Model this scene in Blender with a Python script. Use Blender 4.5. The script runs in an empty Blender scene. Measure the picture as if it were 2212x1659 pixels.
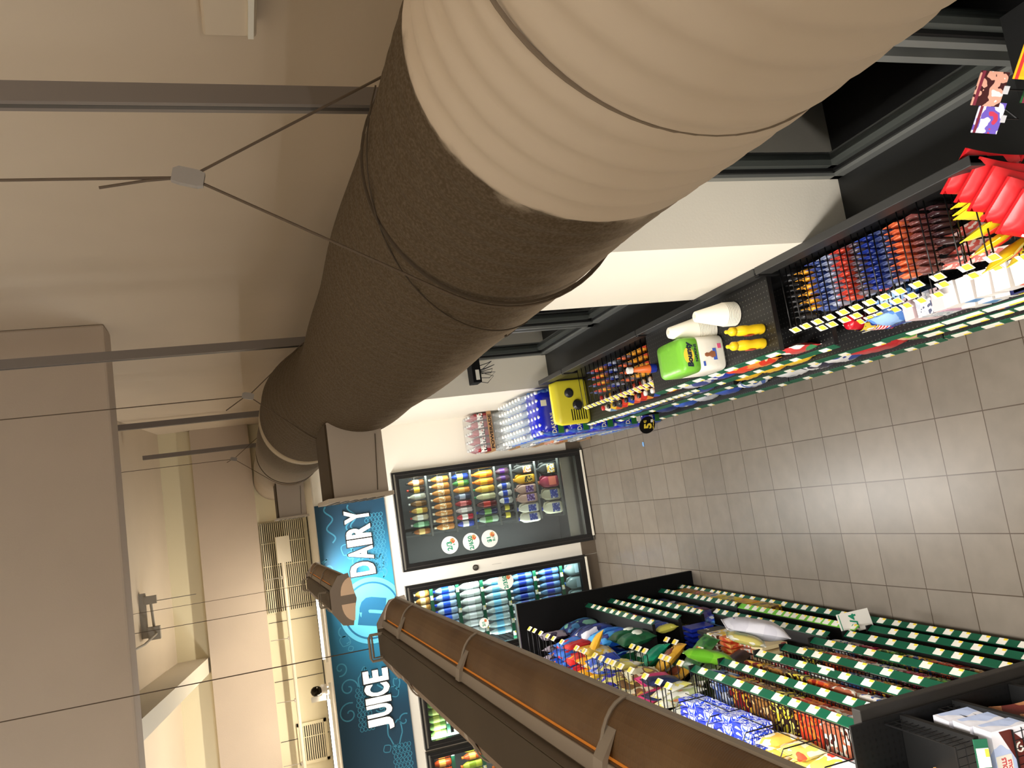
import bpy, math, random
from mathutils import Vector, Matrix
random.seed(7)
R = math.radians
scn = bpy.context.scene
col = scn.collection
# ------------------------------------------------------------------ camera
cam_d = bpy.data.cameras.new('camera'); cam = bpy.data.objects.new('camera', cam_d); col.objects.link(cam)
CAM = Vector((0, 0, 3.508))
rows = ((-0.14447828, -0.30084018, -0.94266707), (-0.98072409, 0.17019061, 0.09599694), (0.13155335, 0.93836578, -0.31963006))
Mx = Matrix(((rows[0][0], -rows[1][0], -rows[2][0]), (rows[0][1], -rows[1][1], -rows[2][1]), (rows[0][2], -rows[1][2], -rows[2][2])))
cam.matrix_world = Matrix.Translation(CAM) @ Mx.to_4x4()
cam_d.sensor_width = 36.0; cam_d.sensor_fit = 'HORIZONTAL'; cam_d.lens = 1781.7 / 2212 * 36.0
cam_d.clip_start = 0.02; cam_d.clip_end = 100
scn.camera = cam
# ------------------------------------------------------------------ world, exposure
w = bpy.data.worlds.new('night'); scn.world = w; w.use_nodes = True
w.node_tree.nodes['Background'].inputs[0].default_value = (0.02, 0.025, 0.035, 1)
w.node_tree.nodes['Background'].inputs[1].default_value = 0.25
scn.view_settings.view_transform = 'Standard'; scn.view_settings.look = 'None'
scn.view_settings.exposure = 0.0; scn.view_settings.gamma = 1.0; scn.view_settings.use_curve_mapping = False
LAMP_W = 80.0        # watts of each hanging fluorescent lamp
COOL_W = 11.0        # watts of each cooler tube
COVE_W = 14.0
ADDED_UP_W = 115.0  # watts of the added upward fill that brightens ceiling and upper walls
# ------------------------------------------------------------------ materials
def lin(c):
    return tuple(((v / 255.0 + 0.055) / 1.055) ** 2.4 if v / 255.0 > 0.04045 else v / 255.0 / 12.92 for v in c)
_m = {}
def mat(name, c, rough=0.5, metal=0.0, emit=None, estr=0.0, alpha=1.0, spec=0.5, trans=0.0, bump=0.0, bscale=60.0, var=0.0):
    if name in _m: return _m[name]
    m = bpy.data.materials.new(name); m.use_nodes = True; nt = m.node_tree; b = nt.nodes['Principled BSDF']
    cc = lin(c) + (1,)
    b.inputs['Base Color'].default_value = cc; b.inputs['Roughness'].default_value = rough
    b.inputs['Metallic'].default_value = metal; b.inputs['Specular IOR Level'].default_value = spec
    b.inputs['Alpha'].default_value = alpha; b.inputs['Transmission Weight'].default_value = trans
    if emit: b.inputs['Emission Color'].default_value = lin(emit) + (1,); b.inputs['Emission Strength'].default_value = estr
    if var > 0 or bump > 0:
        tc = nt.nodes.new('ShaderNodeTexCoord'); nz = nt.nodes.new('ShaderNodeTexNoise'); nz.inputs['Scale'].default_value = bscale
        nt.links.new(tc.outputs['Object'], nz.inputs['Vector'])
        if var > 0:
            n2 = nt.nodes.new('ShaderNodeTexNoise'); n2.inputs['Scale'].default_value = 2.3; n2.inputs['Detail'].default_value = 6
            nt.links.new(tc.outputs['Object'], n2.inputs['Vector'])
            rp = nt.nodes.new('ShaderNodeValToRGB'); rp.color_ramp.elements[0].position = .3; rp.color_ramp.elements[1].position = .7
            rp.color_ramp.elements[0].color = tuple(v * (1 - var) for v in cc[:3]) + (1,); rp.color_ramp.elements[1].color = cc
            nt.links.new(n2.outputs['Fac'], rp.inputs['Fac']); nt.links.new(rp.outputs['Color'], b.inputs['Base Color'])
        if bump > 0:
            bp = nt.nodes.new('ShaderNodeBump'); bp.inputs['Strength'].default_value = bump; bp.inputs['Distance'].default_value = .004
            nt.links.new(nz.outputs['Fac'], bp.inputs['Height']); nt.links.new(bp.outputs['Normal'], b.inputs['Normal'])
    _m[name] = m; return m
def pm(name, cols, scale=14.0, rough=0.35, seed=0.0, stretch=(1, 1, 1), kind='noise', metal=0.0):
    """printed wrapper: blotches and bands of the given colours"""
    if name in _m: return _m[name]
    m = bpy.data.materials.new(name); m.use_nodes = True; nt = m.node_tree; b = nt.nodes['Principled BSDF']
    b.inputs['Roughness'].default_value = rough; b.inputs['Metallic'].default_value = metal
    tc = nt.nodes.new('ShaderNodeTexCoord'); mp = nt.nodes.new('ShaderNodeMapping')
    mp.inputs['Scale'].default_value = stretch; mp.inputs['Location'].default_value = (seed, seed * .7, seed * 1.3)
    nt.links.new(tc.outputs['Object'], mp.inputs['Vector'])
    if kind == 'noise':
        n = nt.nodes.new('ShaderNodeTexNoise'); n.inputs['Scale'].default_value = scale; n.inputs['Detail'].default_value = 1.5; out = n.outputs['Fac']
    elif kind == 'vor':
        n = nt.nodes.new('ShaderNodeTexVoronoi'); n.inputs['Scale'].default_value = scale; out = n.outputs['Distance']
    else:
        n = nt.nodes.new('ShaderNodeTexWave'); n.inputs['Scale'].default_value = scale; n.inputs['Distortion'].default_value = 2.0; out = n.outputs['Fac']
    nt.links.new(mp.outputs['Vector'], n.inputs['Vector'])
    rp = nt.nodes.new('ShaderNodeValToRGB'); rp.color_ramp.interpolation = 'CONSTANT'; k = len(cols)
    while len(rp.color_ramp.elements) < k: rp.color_ramp.elements.new(.5)
    for i, c in enumerate(cols):
        e = rp.color_ramp.elements[i]
        e.position = 0 if i == 0 else ((.36 + .26 * (i / max(1, k - 1))) if kind == 'noise' else i / k)
        e.color = lin(c) + (1,)
    nt.links.new(out, rp.inputs['Fac']); nt.links.new(rp.outputs['Color'], b.inputs['Base Color'])
    bp = nt.nodes.new('ShaderNodeBump'); bp.inputs['Strength'].default_value = .35; bp.inputs['Distance'].default_value = .006
    n3 = nt.nodes.new('ShaderNodeTexNoise'); n3.inputs['Scale'].default_value = 24; nt.links.new(tc.outputs['Object'], n3.inputs['Vector'])
    nt.links.new(n3.outputs['Fac'], bp.inputs['Height']); nt.links.new(bp.outputs['Normal'], b.inputs['Normal'])
    _m[name] = m; return m
BLACK = mat('black_steel', (13, 13, 13), .5, spec=.3); BLK2 = mat('black_matt', (6, 6, 7), .7, spec=.2)
GREEN = mat('price_rail_green', (10, 84, 58), .4); LIME = mat('price_rail_lime', (110, 190, 60), .4)
WHITE = mat('white_card', (235, 232, 220), .6); YEL = mat('tag_yellow', (245, 214, 60), .6)
WIRE = mat('black_wire', (16, 16, 18), .35, .3); CHROME = mat('brushed_steel', (170, 168, 160), .28, 1.0)
CREAM = mat('cream_wall_paint', (226, 219, 204), .75, var=.03, bump=.1, bscale=90)
CEIL = mat('ceiling_paint', (205, 190, 168), .85, var=.06)
BEAMM = mat('beam_plaster', (196, 180, 162), .9, var=.07, bump=.15, bscale=120)
# ------------------------------------------------------------------ mesh builder
class MB:
    def __init__(s): s.v = []; s.f = []; s.mi = []; s.m = 0
    def add(s, vs, fs):
        o = len(s.v); s.v += [tuple(v) for v in vs]; s.f += [tuple(i + o for i in f) for f in fs]; s.mi += [s.m] * len(fs); return s
    def mt(s, i): s.m = i; return s
    def box(s, x0, x1, y0, y1, z0, z1):
        return s.add([(x0, y0, z0), (x1, y0, z0), (x1, y1, z0), (x0, y1, z0), (x0, y0, z1), (x1, y0, z1), (x1, y1, z1), (x0, y1, z1)],
                     [(0, 3, 2, 1), (4, 5, 6, 7), (0, 1, 5, 4), (1, 2, 6, 5), (2, 3, 7, 6), (3, 0, 4, 7)])
    def prism(s, poly, axis, a0, a1):
        """poly: 2-D points; axis: 'x','y','z' extrusion axis"""
        n = len(poly)
        def P(p, a): return (a, p[0], p[1]) if axis == 'x' else ((p[0], a, p[1]) if axis == 'y' else (p[0], p[1], a))
        vs = [P(p, a0) for p in poly] + [P(p, a1) for p in poly]
        fs = [tuple(range(n))[::-1], tuple(range(n, 2 * n))] + [(i, (i + 1) % n, n + (i + 1) % n, n + i) for i in range(n)]
        return s.add(vs, fs)
    def rings(s, rs, cap=True, closed=False):
        n = len(rs[0]); vs = [p for r in rs for p in r]; fs = []
        for k in range(len(rs) - 1 + (1 if closed else 0)):
            a = k * n; b = ((k + 1) % len(rs)) * n
            for i in range(n): j = (i + 1) % n; fs.append((a + i, a + j, b + j, b + i))
        if cap and not closed: fs.append(tuple(range(n))[::-1]); fs.append(tuple(range((len(rs) - 1) * n, len(rs) * n)))
        return s.add(vs, fs)
    def lathe(s, prof, n=16, c=(0, 0, 0), sx=1, sy=1):
        return s.rings([[(c[0] + r * sx * math.cos(2 * math.pi * i / n), c[1] + r * sy * math.sin(2 * math.pi * i / n), c[2] + z) for i in range(n)] for r, z in prof])
    def sup(s, prof, n=20, e=.5, c=(0, 0)):
        """superellipse loft: prof = [(rx, ry, z, cx, cy)]"""
        rs = []
        for p in prof:
            rx, ry, z = p[:3]; cx, cy = (p[3], p[4]) if len(p) > 3 else c
            rs.append([(cx + rx * math.copysign(abs(math.cos(a)) ** e, math.cos(a)), cy + ry * math.copysign(abs(math.sin(a)) ** e, math.sin(a)), z)
                       for a in (2 * math.pi * i / n for i in range(n))])
        return s.rings(rs)
    def tube(s, pts, r, n=8, cap=True):
        pts = [Vector(p) for p in pts]; rs = []; up = None
        for i, p in enumerate(pts):
            t = (pts[min(i + 1, len(pts) - 1)] - pts[max(i - 1, 0)]).normalized()
            if up is None: up = Vector((0, 0, 1)) if abs(t.z) < .9 else Vector((1, 0, 0))
            a = t.cross(up).normalized(); up = a.cross(t).normalized()
            rs.append([tuple(p + a * (r * math.cos(2 * math.pi * k / n)) + up * (r * math.sin(2 * math.pi * k / n))) for k in range(n)])
        return s.rings(rs, cap)
    def pillow(s, w_, h, t, nx=9, nz=11, seed=0, crimp=.012):
        """sealed bag, front towards -Y, standing on z=0"""
        rnd = random.Random(seed); vs = []; fs = []
        def th(u, v):
            e = (1 - abs(2 * u - 1) ** 3.2) * (1 - abs(2 * v - 1) ** 3.0); return max(0, e) ** .6 * t / 2
        dz = [[rnd.uniform(-1, 1) * .09 for _ in range(nx + 1)] for _ in range(nz + 1)]
        for side in (-1, 1):
            for j in range(nz + 1):
                for i in range(nx + 1):
                    u = i / nx; v = j / nz; d = th(u, v) * (1 + dz[j][i])
                    x = (u - .5) * w_ * (1 - .08 * math.sin(math.pi * v)); vs.append((x, side * d, v * h))
        N = (nx + 1) * (nz + 1)
        for j in range(nz):
            for i in range(nx):
                a = j * (nx + 1) + i
                fs.append((a, a + 1, a + nx + 2, a + nx + 1)); fs.append((N + a, N + a + nx + 1, N + a + nx + 2, N + a + 1))
        return s.add(vs, fs)
    def mesh(s, name, mats, smooth=False, bevel=0):
        me = bpy.data.meshes.new(name); me.from_pydata(s.v, [], s.f)
        for m in (mats if isinstance(mats, (list, tuple)) else [mats]): me.materials.append(m)
        for p, i in zip(me.polygons, s.mi): p.material_index = i; p.use_smooth = smooth
        me.update(); return me
    def obj(s, name, mats, parent=None, smooth=False, loc=None, link=True, rot=None, bevel=0):
        o = bpy.data.objects.new(name, s.mesh(name, mats, smooth))
        if link: col.objects.link(o)
        if parent is not None: o.parent = parent
        if loc is not None: o.location = loc
        if rot is not None: o.rotation_euler = rot
        if bevel:
            b = o.modifiers.new('bevel', 'BEVEL'); b.width = bevel; b.segments = 2; b.limit_method = 'ANGLE'
        if smooth == 'auto': pass
        return o
def empty(name, loc=(0, 0, 0), rot=(0, 0, 0), link=True):
    o = bpy.data.objects.new(name, None); o.empty_display_size = .05
    if link: col.objects.link(o)
    o.location = loc; o.rotation_euler = rot; return o
def tag(o, label, cat, group=None, kind=None):
    ws = label.replace('-', ' ').split() if len(label.replace('-', ' ').split()) > 16 else label.split()
    for drop in ('the', 'counted', 'and', 'a', 'hanging', 'standing', 'drink', 'own'):
        while len(ws) > 16 and drop in ws[1:]: ws.pop(len(ws) - 1 - ws[::-1].index(drop))
    label = ' '.join(ws[:16])
    o['label'] = label; o['category'] = cat
    if group: o['group'] = group
    if kind: o['kind'] = kind
    return o
def struct(o): o['kind'] = 'structure'; return o
_kids = {}
def proto(name, parts):
    """parts: [(name, mesh, [subparts])] kept unlinked; copied by inst()"""
    return (name, parts)
def inst(pr, loc, rot, label, cat, group=None, scale=None):
    name, parts = pr
    r = empty(name, loc, rot if isinstance(rot, tuple) else (0, 0, rot))
    if scale: r.scale = scale if isinstance(scale, tuple) else (scale,) * 3
    tag(r, label, cat, group)
    for p in parts:
        c = bpy.data.objects.new(p[0], p[1]); col.objects.link(c); c.parent = r
        for q in (p[2] if len(p) > 2 else []):
            d = bpy.data.objects.new(q[0], q[1]); col.objects.link(d); d.parent = c
    return r
def single(name, me, loc, rot, label, cat, group=None, scale=None):
    o = bpy.data.objects.new(name, me); col.objects.link(o); o.location = loc
    o.rotation_euler = rot if isinstance(rot, tuple) else (0, 0, rot)
    if scale: o.scale = scale if isinstance(scale, tuple) else (scale,) * 3
    return tag(o, label, cat, group)
_tx = {}
def text_mesh(txt, m, wd=None, ht=None, depth=.002, bold=0.0, shear=0.0, name='lettering'):
    """flat lettering facing -Y, centred on the origin, fitted to wd x ht"""
    key = (txt, m.name, wd, ht, depth, bold, shear)
    if key in _tx: return _tx[key]
    cu = bpy.data.curves.new('t', 'FONT'); cu.body = txt; cu.size = 1; cu.extrude = .05; cu.offset = bold; cu.shear = shear; cu.resolution_u = 3
    cu.align_x = 'CENTER'
    o = bpy.data.objects.new('t', cu); col.objects.link(o); dg = bpy.context.evaluated_depsgraph_get(); dg.update()
    me0 = bpy.data.meshes.new_from_object(o.evaluated_get(dg)); col.objects.unlink(o); bpy.data.objects.remove(o)
    xs = [v.co.x for v in me0.vertices]; ys = [v.co.y for v in me0.vertices]
    cx, cy = (max(xs) + min(xs)) / 2, (max(ys) + min(ys)) / 2; W, H = max(xs) - min(xs), max(ys) - min(ys)
    if wd is None: wd = W * ht / H
    if ht is None: ht = H * wd / W
    for v in me0.vertices:
        x, y, z = v.co; v.co = ((x - cx) * wd / W, -z / .05 * depth / 2 - depth / 2, (y - cy) * ht / H)
    me0.name = name; me0.materials.clear(); me0.materials.append(m); _tx[key] = me0; return me0
def moved(me, loc=(0, 0, 0), rz=0, rx=0, ry=0):
    m2 = me.copy(); m2.transform(Matrix.Translation(loc) @ Matrix.Rotation(rz, 4, 'Z') @ Matrix.Rotation(ry, 4, 'Y') @ Matrix.Rotation(rx, 4, 'X')); return m2
ORD = ['first', 'second', 'third', 'fourth', 'fifth', 'sixth', 'seventh', 'eighth', 'ninth', 'tenth', 'eleventh', 'twelfth', 'thirteenth', 'fourteenth', 'fifteenth', 'sixteenth', 'seventeenth', 'eighteenth', 'nineteenth', 'twentieth', 'twenty-first', 'twenty-second', 'twenty-third', 'twenty-fourth', 'twenty-fifth', 'twenty-sixth']
# ================================================================== SETTING
TS = .3048
def floor_mat():
    m = bpy.data.materials.new('floor_tiles'); m.use_nodes = True; nt = m.node_tree; b = nt.nodes['Principled BSDF']; L = nt.links.new
    tc = nt.nodes.new('ShaderNodeTexCoord'); sx = nt.nodes.new('ShaderNodeSeparateXYZ'); L(tc.outputs['Object'], sx.inputs[0])
    def M(op, a, bb=None, c=None):
        n = nt.nodes.new('ShaderNodeMath'); n.operation = op
        for i, v in enumerate((a, bb, c)):
            if v is None: continue
            if isinstance(v, (int, float)): n.inputs[i].default_value = v
            else: L(v, n.inputs[i])
        return n.outputs[0]
    gs = []; ids = []
    for ax, off in (('X', .07197), ('Y', .12355)):
        t = M('DIVIDE', M('SUBTRACT', sx.outputs[ax], off - TS * 100), TS); fr = M('FRACT', t); ids.append(M('FLOOR', t))
        gs.append(M('LESS_THAN', M('SUBTRACT', .5, M('ABSOLUTE', M('SUBTRACT', fr, .5))), .009))
    g = M('MAXIMUM', gs[0], gs[1])
    cb = nt.nodes.new('ShaderNodeCombineXYZ'); L(ids[0], cb.inputs[0]); L(ids[1], cb.inputs[1])
    wn = nt.nodes.new('ShaderNodeTexWhiteNoise'); L(cb.outputs[0], wn.inputs['Vector'])
    nz = nt.nodes.new('ShaderNodeTexNoise'); nz.inputs['Scale'].default_value = 9; nz.inputs['Detail'].default_value = 8; L(tc.outputs['Object'], nz.inputs['Vector'])
    f = M('ADD', M('MULTIPLY', wn.outputs['Value'], .35), M('MULTIPLY', nz.outputs['Fac'], .65))
    rp = nt.nodes.new('ShaderNodeValToRGB'); rp.color_ramp.elements[0].position = .25; rp.color_ramp.elements[1].position = .8
    rp.color_ramp.elements[0].color = lin((112, 104, 93)) + (1,); rp.color_ramp.elements[1].color = lin((129, 120, 108)) + (1,); L(f, rp.inputs['Fac'])
    mx = nt.nodes.new('ShaderNodeMix'); mx.data_type = 'RGBA'; L(g, mx.inputs[0]); L(rp.outputs['Color'], mx.inputs[6]); mx.inputs[7].default_value = lin((72, 60, 48)) + (1,)
    L(mx.outputs[2], b.inputs['Base Color']); b.inputs['Roughness'].default_value = .32; b.inputs['Specular IOR Level'].default_value = .4
    bp = nt.nodes.new('ShaderNodeBump'); bp.inputs['Strength'].default_value = .5; bp.inputs['Distance'].default_value = .002; bp.invert = True
    L(g, bp.inputs['Height']); L(bp.outputs['Normal'], b.inputs['Normal']); return m
struct(MB().box(-8, 1.3, -4, 9.3, -.1, 0).obj('floor', floor_mat()))
FARM = mat('far_wall_paint', (240, 234, 220), .6)
fw = MB()
OPEN = [(-3.85, -2.38), (-2.265, -.775), (-.56, .345)]
xs = [-8] + [v for o in OPEN for v in o] + [1.3]
for i in range(0, len(xs), 2): fw.box(xs[i], xs[i + 1], 8.34, 8.42, 0, 2.87)
for a, b_ in OPEN: fw.box(a, b_, 8.34, 8.42, 2.06, 2.87); fw.box(a, b_, 8.34, 8.42, 0, .05)
struct(fw.obj('wall_far', FARM))
bb = MB(); BASE = mat('brown_base_tile', (96, 84, 70), .45)
for x0, x1 in ((-2.3, -.745), (-8, -3.9), (.392, .86), (-.74, -.6)): bb.box(x0, x1, 8.325, 8.34, 0, .165)
struct(bb.obj('baseboard_far', BASE))
# cooler cabinet interior (dark, behind the glass doors)
CI = mat('cooler_liner', (40, 42, 44), .5)
ci = MB(); ci.box(-8, 1.3, 9.24, 9.3, 0, 2.87); ci.box(-8, 1.3, 8.42, 9.24, 2.12, 2.2); ci.box(-8, 1.3, 8.42, 9.24, 0, .03)
ci.box(.44, .5, 8.42, 9.24, .03, 2.12); ci.box(-.70, -.66, 8.42, 9.24, .03, 2.12); ci.box(-2.34, -2.30, 8.42, 9.24, .03, 2.12)
struct(ci.obj('trim_1', CI))
struct(MB().box(-8, 1.15, 8.36, 9.3, 2.84, 2.88).obj('trim_2', mat('cooler_top_white', (236, 232, 222), .7)))
# rear wall above the cooler and the deep soffit above it
struct(MB().box(-8, 1.15, 9.3, 9.4, 2.88, 4.3).obj('wall_rear_upper', mat('cream_panel', (222, 212, 180), .6)))
struct(MB().box(-8, 1.15, 9.22, 9.3, 3.4, 3.985).obj('trim_3', BEAMM))
# roof: slopes down away from the camera
def roofz(y): return 4.51 - .156 * (y - 7.95)
rf = MB().prism([(-4, roofz(-4)), (11, roofz(11)), (11, roofz(11) + .1), (-4, roofz(-4) + .1)], 'x', -8, 1.2)
struct(rf.obj('ceiling', CEIL))
# beam across the room
bm1 = MB().prism([(4.5, 4.095), (4.72, 4.095), (4.72, roofz(4.72)), (4.5, roofz(4.5))], 'x', -8, 1.15)
struct(bm1.obj('trim_5', BEAMM, bevel=.012))
# sloping rafter between beam and soffit
raf = MB(); A = Vector((-1.25, 4.72, roofz(4.72) - .1)); 
raf.prism([(4.72, roofz(4.72) - .42), (9.3, roofz(9.3) - .30), (9.3, roofz(9.3)), (4.72, roofz(4.72))], 'x', -1.33, -1.18)
struct(raf.obj('trim_6', mat('rafter_paint', (205, 196, 178), .8)))
# right wall: upper wall, piers, header, walls under the windows
UP = mat('upper_wall_paint', (206, 190, 168), .85, var=.05, bump=.08, bscale=40)
struct(MB().box(1.15, 1.3, -4, 9.4, 2.9, 6.4).obj('wall_right_upper', UP))
pr = MB().box(.87, 1.3, 2.81, 3.72, 0, 2.9); pr.box(.87, 1.3, 6.6, 8.34, 0, 2.9); pr.box(1.16, 1.3, -4, 2.81, 0, .92); pr.box(1.16, 1.3, 3.72, 6.6, 0, .92)
pr.box(.79, 1.3, -4, 9.3, 2.5, 2.9)
struct(pr.obj('wall_right', CREAM))
SILL = mat('black_sill', (14, 15, 15), .5, bump=.1, bscale=30)
struct(MB().box(.875, 1.19, -4, 2.81, .89, .92).box(.875, 1.19, 3.72, 6.6, .89, .92).obj('trim_7', SILL))
struct(MB().box(-8.1, -8, -4, 9.4, 0, 7).obj('wall_left', CREAM)); struct(MB().box(-8, 1.3, -4.1, -4, 0, 7).obj('wall_back', CREAM))
# windows
FRM = mat('window_frame_grey', (138, 140, 136), .4, .6); GSK = mat('black_gasket', (8, 8, 8), .5)
def glass_mat():
    m = bpy.data.materials.new('clear_glass'); m.use_nodes = True; nt = m.node_tree; nt.nodes.clear(); L = nt.links.new
    o = nt.nodes.new('ShaderNodeOutputMaterial'); t = nt.nodes.new('ShaderNodeBsdfTransparent'); g = nt.nodes.new('ShaderNodeBsdfGlossy'); g.inputs['Roughness'].default_value = .01
    f = nt.nodes.new('ShaderNodeFresnel'); f.inputs['IOR'].default_value = 1.5; mx = nt.nodes.new('ShaderNodeMixShader')
    t.inputs['Color'].default_value = (.93, .96, .95, 1); L(f.outputs[0], mx.inputs[0]); L(t.outputs[0], mx.inputs[1]); L(g.outputs[0], mx.inputs[2]); L(mx.outputs[0], o.inputs[0]); return m
GLASS = glass_mat()
def window(n, y0, y1):
    f = MB()
    for a, b_ in ((y0, y0 + .035), (y1 - .035, y1)): f.box(1.15, 1.22, a, b_, .92, 2.5)
    f.box(1.15, 1.22, y0, y1, .92, .965); f.box(1.15, 1.22, y0, y1, 2.45, 2.5)
    f.mt(1)
    for a, b_ in ((y0 + .035, y0 + .05), (y1 - .05, y1 - .035)): f.box(1.165, 1.225, a, b_, .96, 2.45)
    f.box(1.165, 1.225, y0 + .03, y1 - .03, .965, .98)
    f.mt(2)
    for a, b_ in ((y0 + .05, y0 + .08), (y1 - .08, y1 - .05)): f.box(1.18, 1.215, a, b_, .97, 2.45)
    f.box(1.18, 1.215, y0 + .05, y1 - .05, .98, 1.01)
    o = struct(f.obj('window_%d' % n, [FRM, GSK, mat('inner_frame', (84, 88, 84), .4, .5)]))
    MB().box(1.205, 1.211, y0 + .05, y1 - .05, .98, 2.45).obj('window_pane', GLASS, o)
window(1, 1.85, 2.81); window(2, -.2, 1.8); window(3, 3.72, 5.48); window(4, 5.53, 6.6); window(5, -2.4, -.25)
struct(MB().box(1.3, 5.5, -4, 9.4, -.12, -.02).obj('trim_8', mat('outside_paving', (60, 62, 60), .9)))
# ================================================================== POSTS
pp = MB().box(-.019, .019, -.019, .019, 0, 1).mt(1).box(-.0195, -.0185, -.006, .006, .0, 1)
POSTM = [mat('post_grey', (126, 118, 112), .5, .3), mat('post_slot', (70, 66, 62), .5)]
post_me = pp.mesh('post', POSTM)
for y, zt, lb in ((1.53, 5.5, 'grey steel post nearest the camera behind the round duct, with a dark speck'), (3.73, 5.15, 'grey steel post crossing in front of the near end of the big beam'),
                  (5.97, 4.28, 'grey steel post whose top ends just under the big beam edge'), (8.16, 4.34, 'short thin grey post farthest away, ending below the sloping ceiling')):
    single('steel_post', post_me, (.81, y, 2.9), 0, lb, 'post', 'grey posts above the window ledge', (1, 1, zt - 2.9))
# ================================================================== DUCT
def duct_mat():
    m = bpy.data.materials.new('duct_fabric'); m.use_nodes = True; nt = m.node_tree; b = nt.nodes['Principled BSDF']; L = nt.links.new
    tc = nt.nodes.new('ShaderNodeTexCoord'); sx = nt.nodes.new('ShaderNodeSeparateXYZ'); L(tc.outputs['Object'], sx.inputs[0])
    nz = nt.nodes.new('ShaderNodeTexNoise'); nz.inputs['Scale'].default_value = 14; nz.inputs['Detail'].default_value = 8; L(tc.outputs['Object'], nz.inputs['Vector'])
    ge = nt.nodes.new('ShaderNodeNewGeometry'); sn = nt.nodes.new('ShaderNodeSeparateXYZ'); L(ge.outputs['Normal'], sn.inputs[0])
    def M(op, a, bb=None, cl=False):
        n = nt.nodes.new('ShaderNodeMath'); n.operation = op; n.use_clamp = cl
        for i, v in enumerate((a, bb)):
            if v is None: continue
            if isinstance(v, (int, float)): n.inputs[i].default_value = v
            else: L(v, n.inputs[i])
        return n.outputs[0]
    def MR(v, a, b2, c=0, d=1):
        n = nt.nodes.new('ShaderNodeMapRange'); n.interpolation_type = 'SMOOTHSTEP'; L(v, n.inputs[0])
        for i, k in enumerate((a, b2, c, d)): n.inputs[i + 1].default_value = k
        return n.outputs[0]
    yy = M('ADD', sx.outputs['Y'], M('MULTIPLY', M('SUBTRACT', nz.outputs['Fac'], .5), .10))
    start = MR(yy, .875, .905)
    zz = M('ADD', sx.outputs['Z'], M('MULTIPLY', M('SUBTRACT', nz.outputs['Fac'], .5), .10))
    top = MR(zz, -.20, .03)
    n2 = nt.nodes.new('ShaderNodeTexNoise'); n2.inputs['Scale'].default_value = 220; n2.inputs['Detail'].default_value = 3; L(tc.outputs['Object'], n2.inputs['Vector'])
    far = MR(sx.outputs['Y'], 4.2, 7.0, 1, .45)
    d = M('MULTIPLY', M('MULTIPLY', start, M('ADD', M('MULTIPLY', top, .8), .2)), far, True)
    d = M('MULTIPLY', d, M('ADD', M('MULTIPLY', n2.outputs['Fac'], .3), .82), True)
    mx = nt.nodes.new('ShaderNodeMix'); mx.data_type = 'RGBA'; L(d, mx.inputs[0])
    mx.inputs[6].default_value = lin((206, 192, 174)) + (1,); mx.inputs[7].default_value = lin((80, 67, 49)) + (1,)
    L(mx.outputs[2], b.inputs['Base Color']); b.inputs['Roughness'].default_value = .8; b.inputs['Specular IOR Level'].default_value = .25
    return m
DX, DZ, DR = .5435, 3.0454, .23
def dz(y):
    t = min(1, max(0, (y - 3.15) / .75)); t = t * t * (3 - 2 * t); return DZ + .118 * t
duct = empty('air_duct', (DX, 0, DZ))
tag(duct, 'large round ribbed fabric air duct, dusty brown on top and clean at its near end', 'duct')
rs = []; y = -1.6; NS = 72
while y < 9.3:
    k = []
    for i in range(NS):
        a = 2 * math.pi * i / NS
        amp = .0026 if y > .9 else .0034
        wv = math.sin(2 * math.pi * (y / .052 + a / (2 * math.pi)))
        sag = .004 * math.sin(3.1 * y + 2 * a) + .003 * math.sin(7.3 * y + a)
        r_ = DR + amp * (wv - .3) + sag
        k.append((r_ * math.cos(a), y, r_ * math.sin(a) + dz(y) - DZ))
    rs.append(k); y += .0085
MB().rings(rs).obj('duct_tube', duct_mat(), duct, smooth=True)
SEAM = mat('seam_dark', (74, 62, 48), .8); SEAM2 = mat('seam_soft', (128, 114, 98), .8); TAPE = mat('duct_tape_pale', (176, 160, 134), .7)
def ring(y, w_, r_, m, name):
    rr = []
    for yy, q in ((y - w_ / 2, 0), (y - w_ / 2, r_), (y + w_ / 2, r_), (y + w_ / 2, 0)):
        rr.append([((DR + q) * math.cos(2 * math.pi * i / 64), yy, (DR + q) * math.sin(2 * math.pi * i / 64) + dz(yy) - DZ) for i in range(64)])
    return MB().rings(rr, cap=False).obj(name, m, duct, smooth=True)
ring(.645, .003, .004, SEAM2, 'seam_ring'); ring(1.262, .003, .0045, SEAM, 'seam_ring'); ring(4.35, .17, .006, TAPE, 'tape_band'); ring(6.2, .008, .005, SEAM, 'seam_ring')
# spiral seam
sp = [( (DR + .004) * math.cos(a), 1.3 + .0 + (a - 2.2) * .16, (DR + .004) * math.sin(a)) for a in [1.2 + i * .09 for i in range(28)]]
MB().tube(sp, .0014, 5).obj('spiral_seam', SEAM, duct)
MB().tube([(DR * math.cos(3.55 + t), 1.62 + .35 * t + .02 * math.sin(22 * t), DR * math.sin(3.55 + t)) for t in [i * .05 for i in range(9)]], .003, 5).obj('torn_seam', SEAM, duct)
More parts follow.
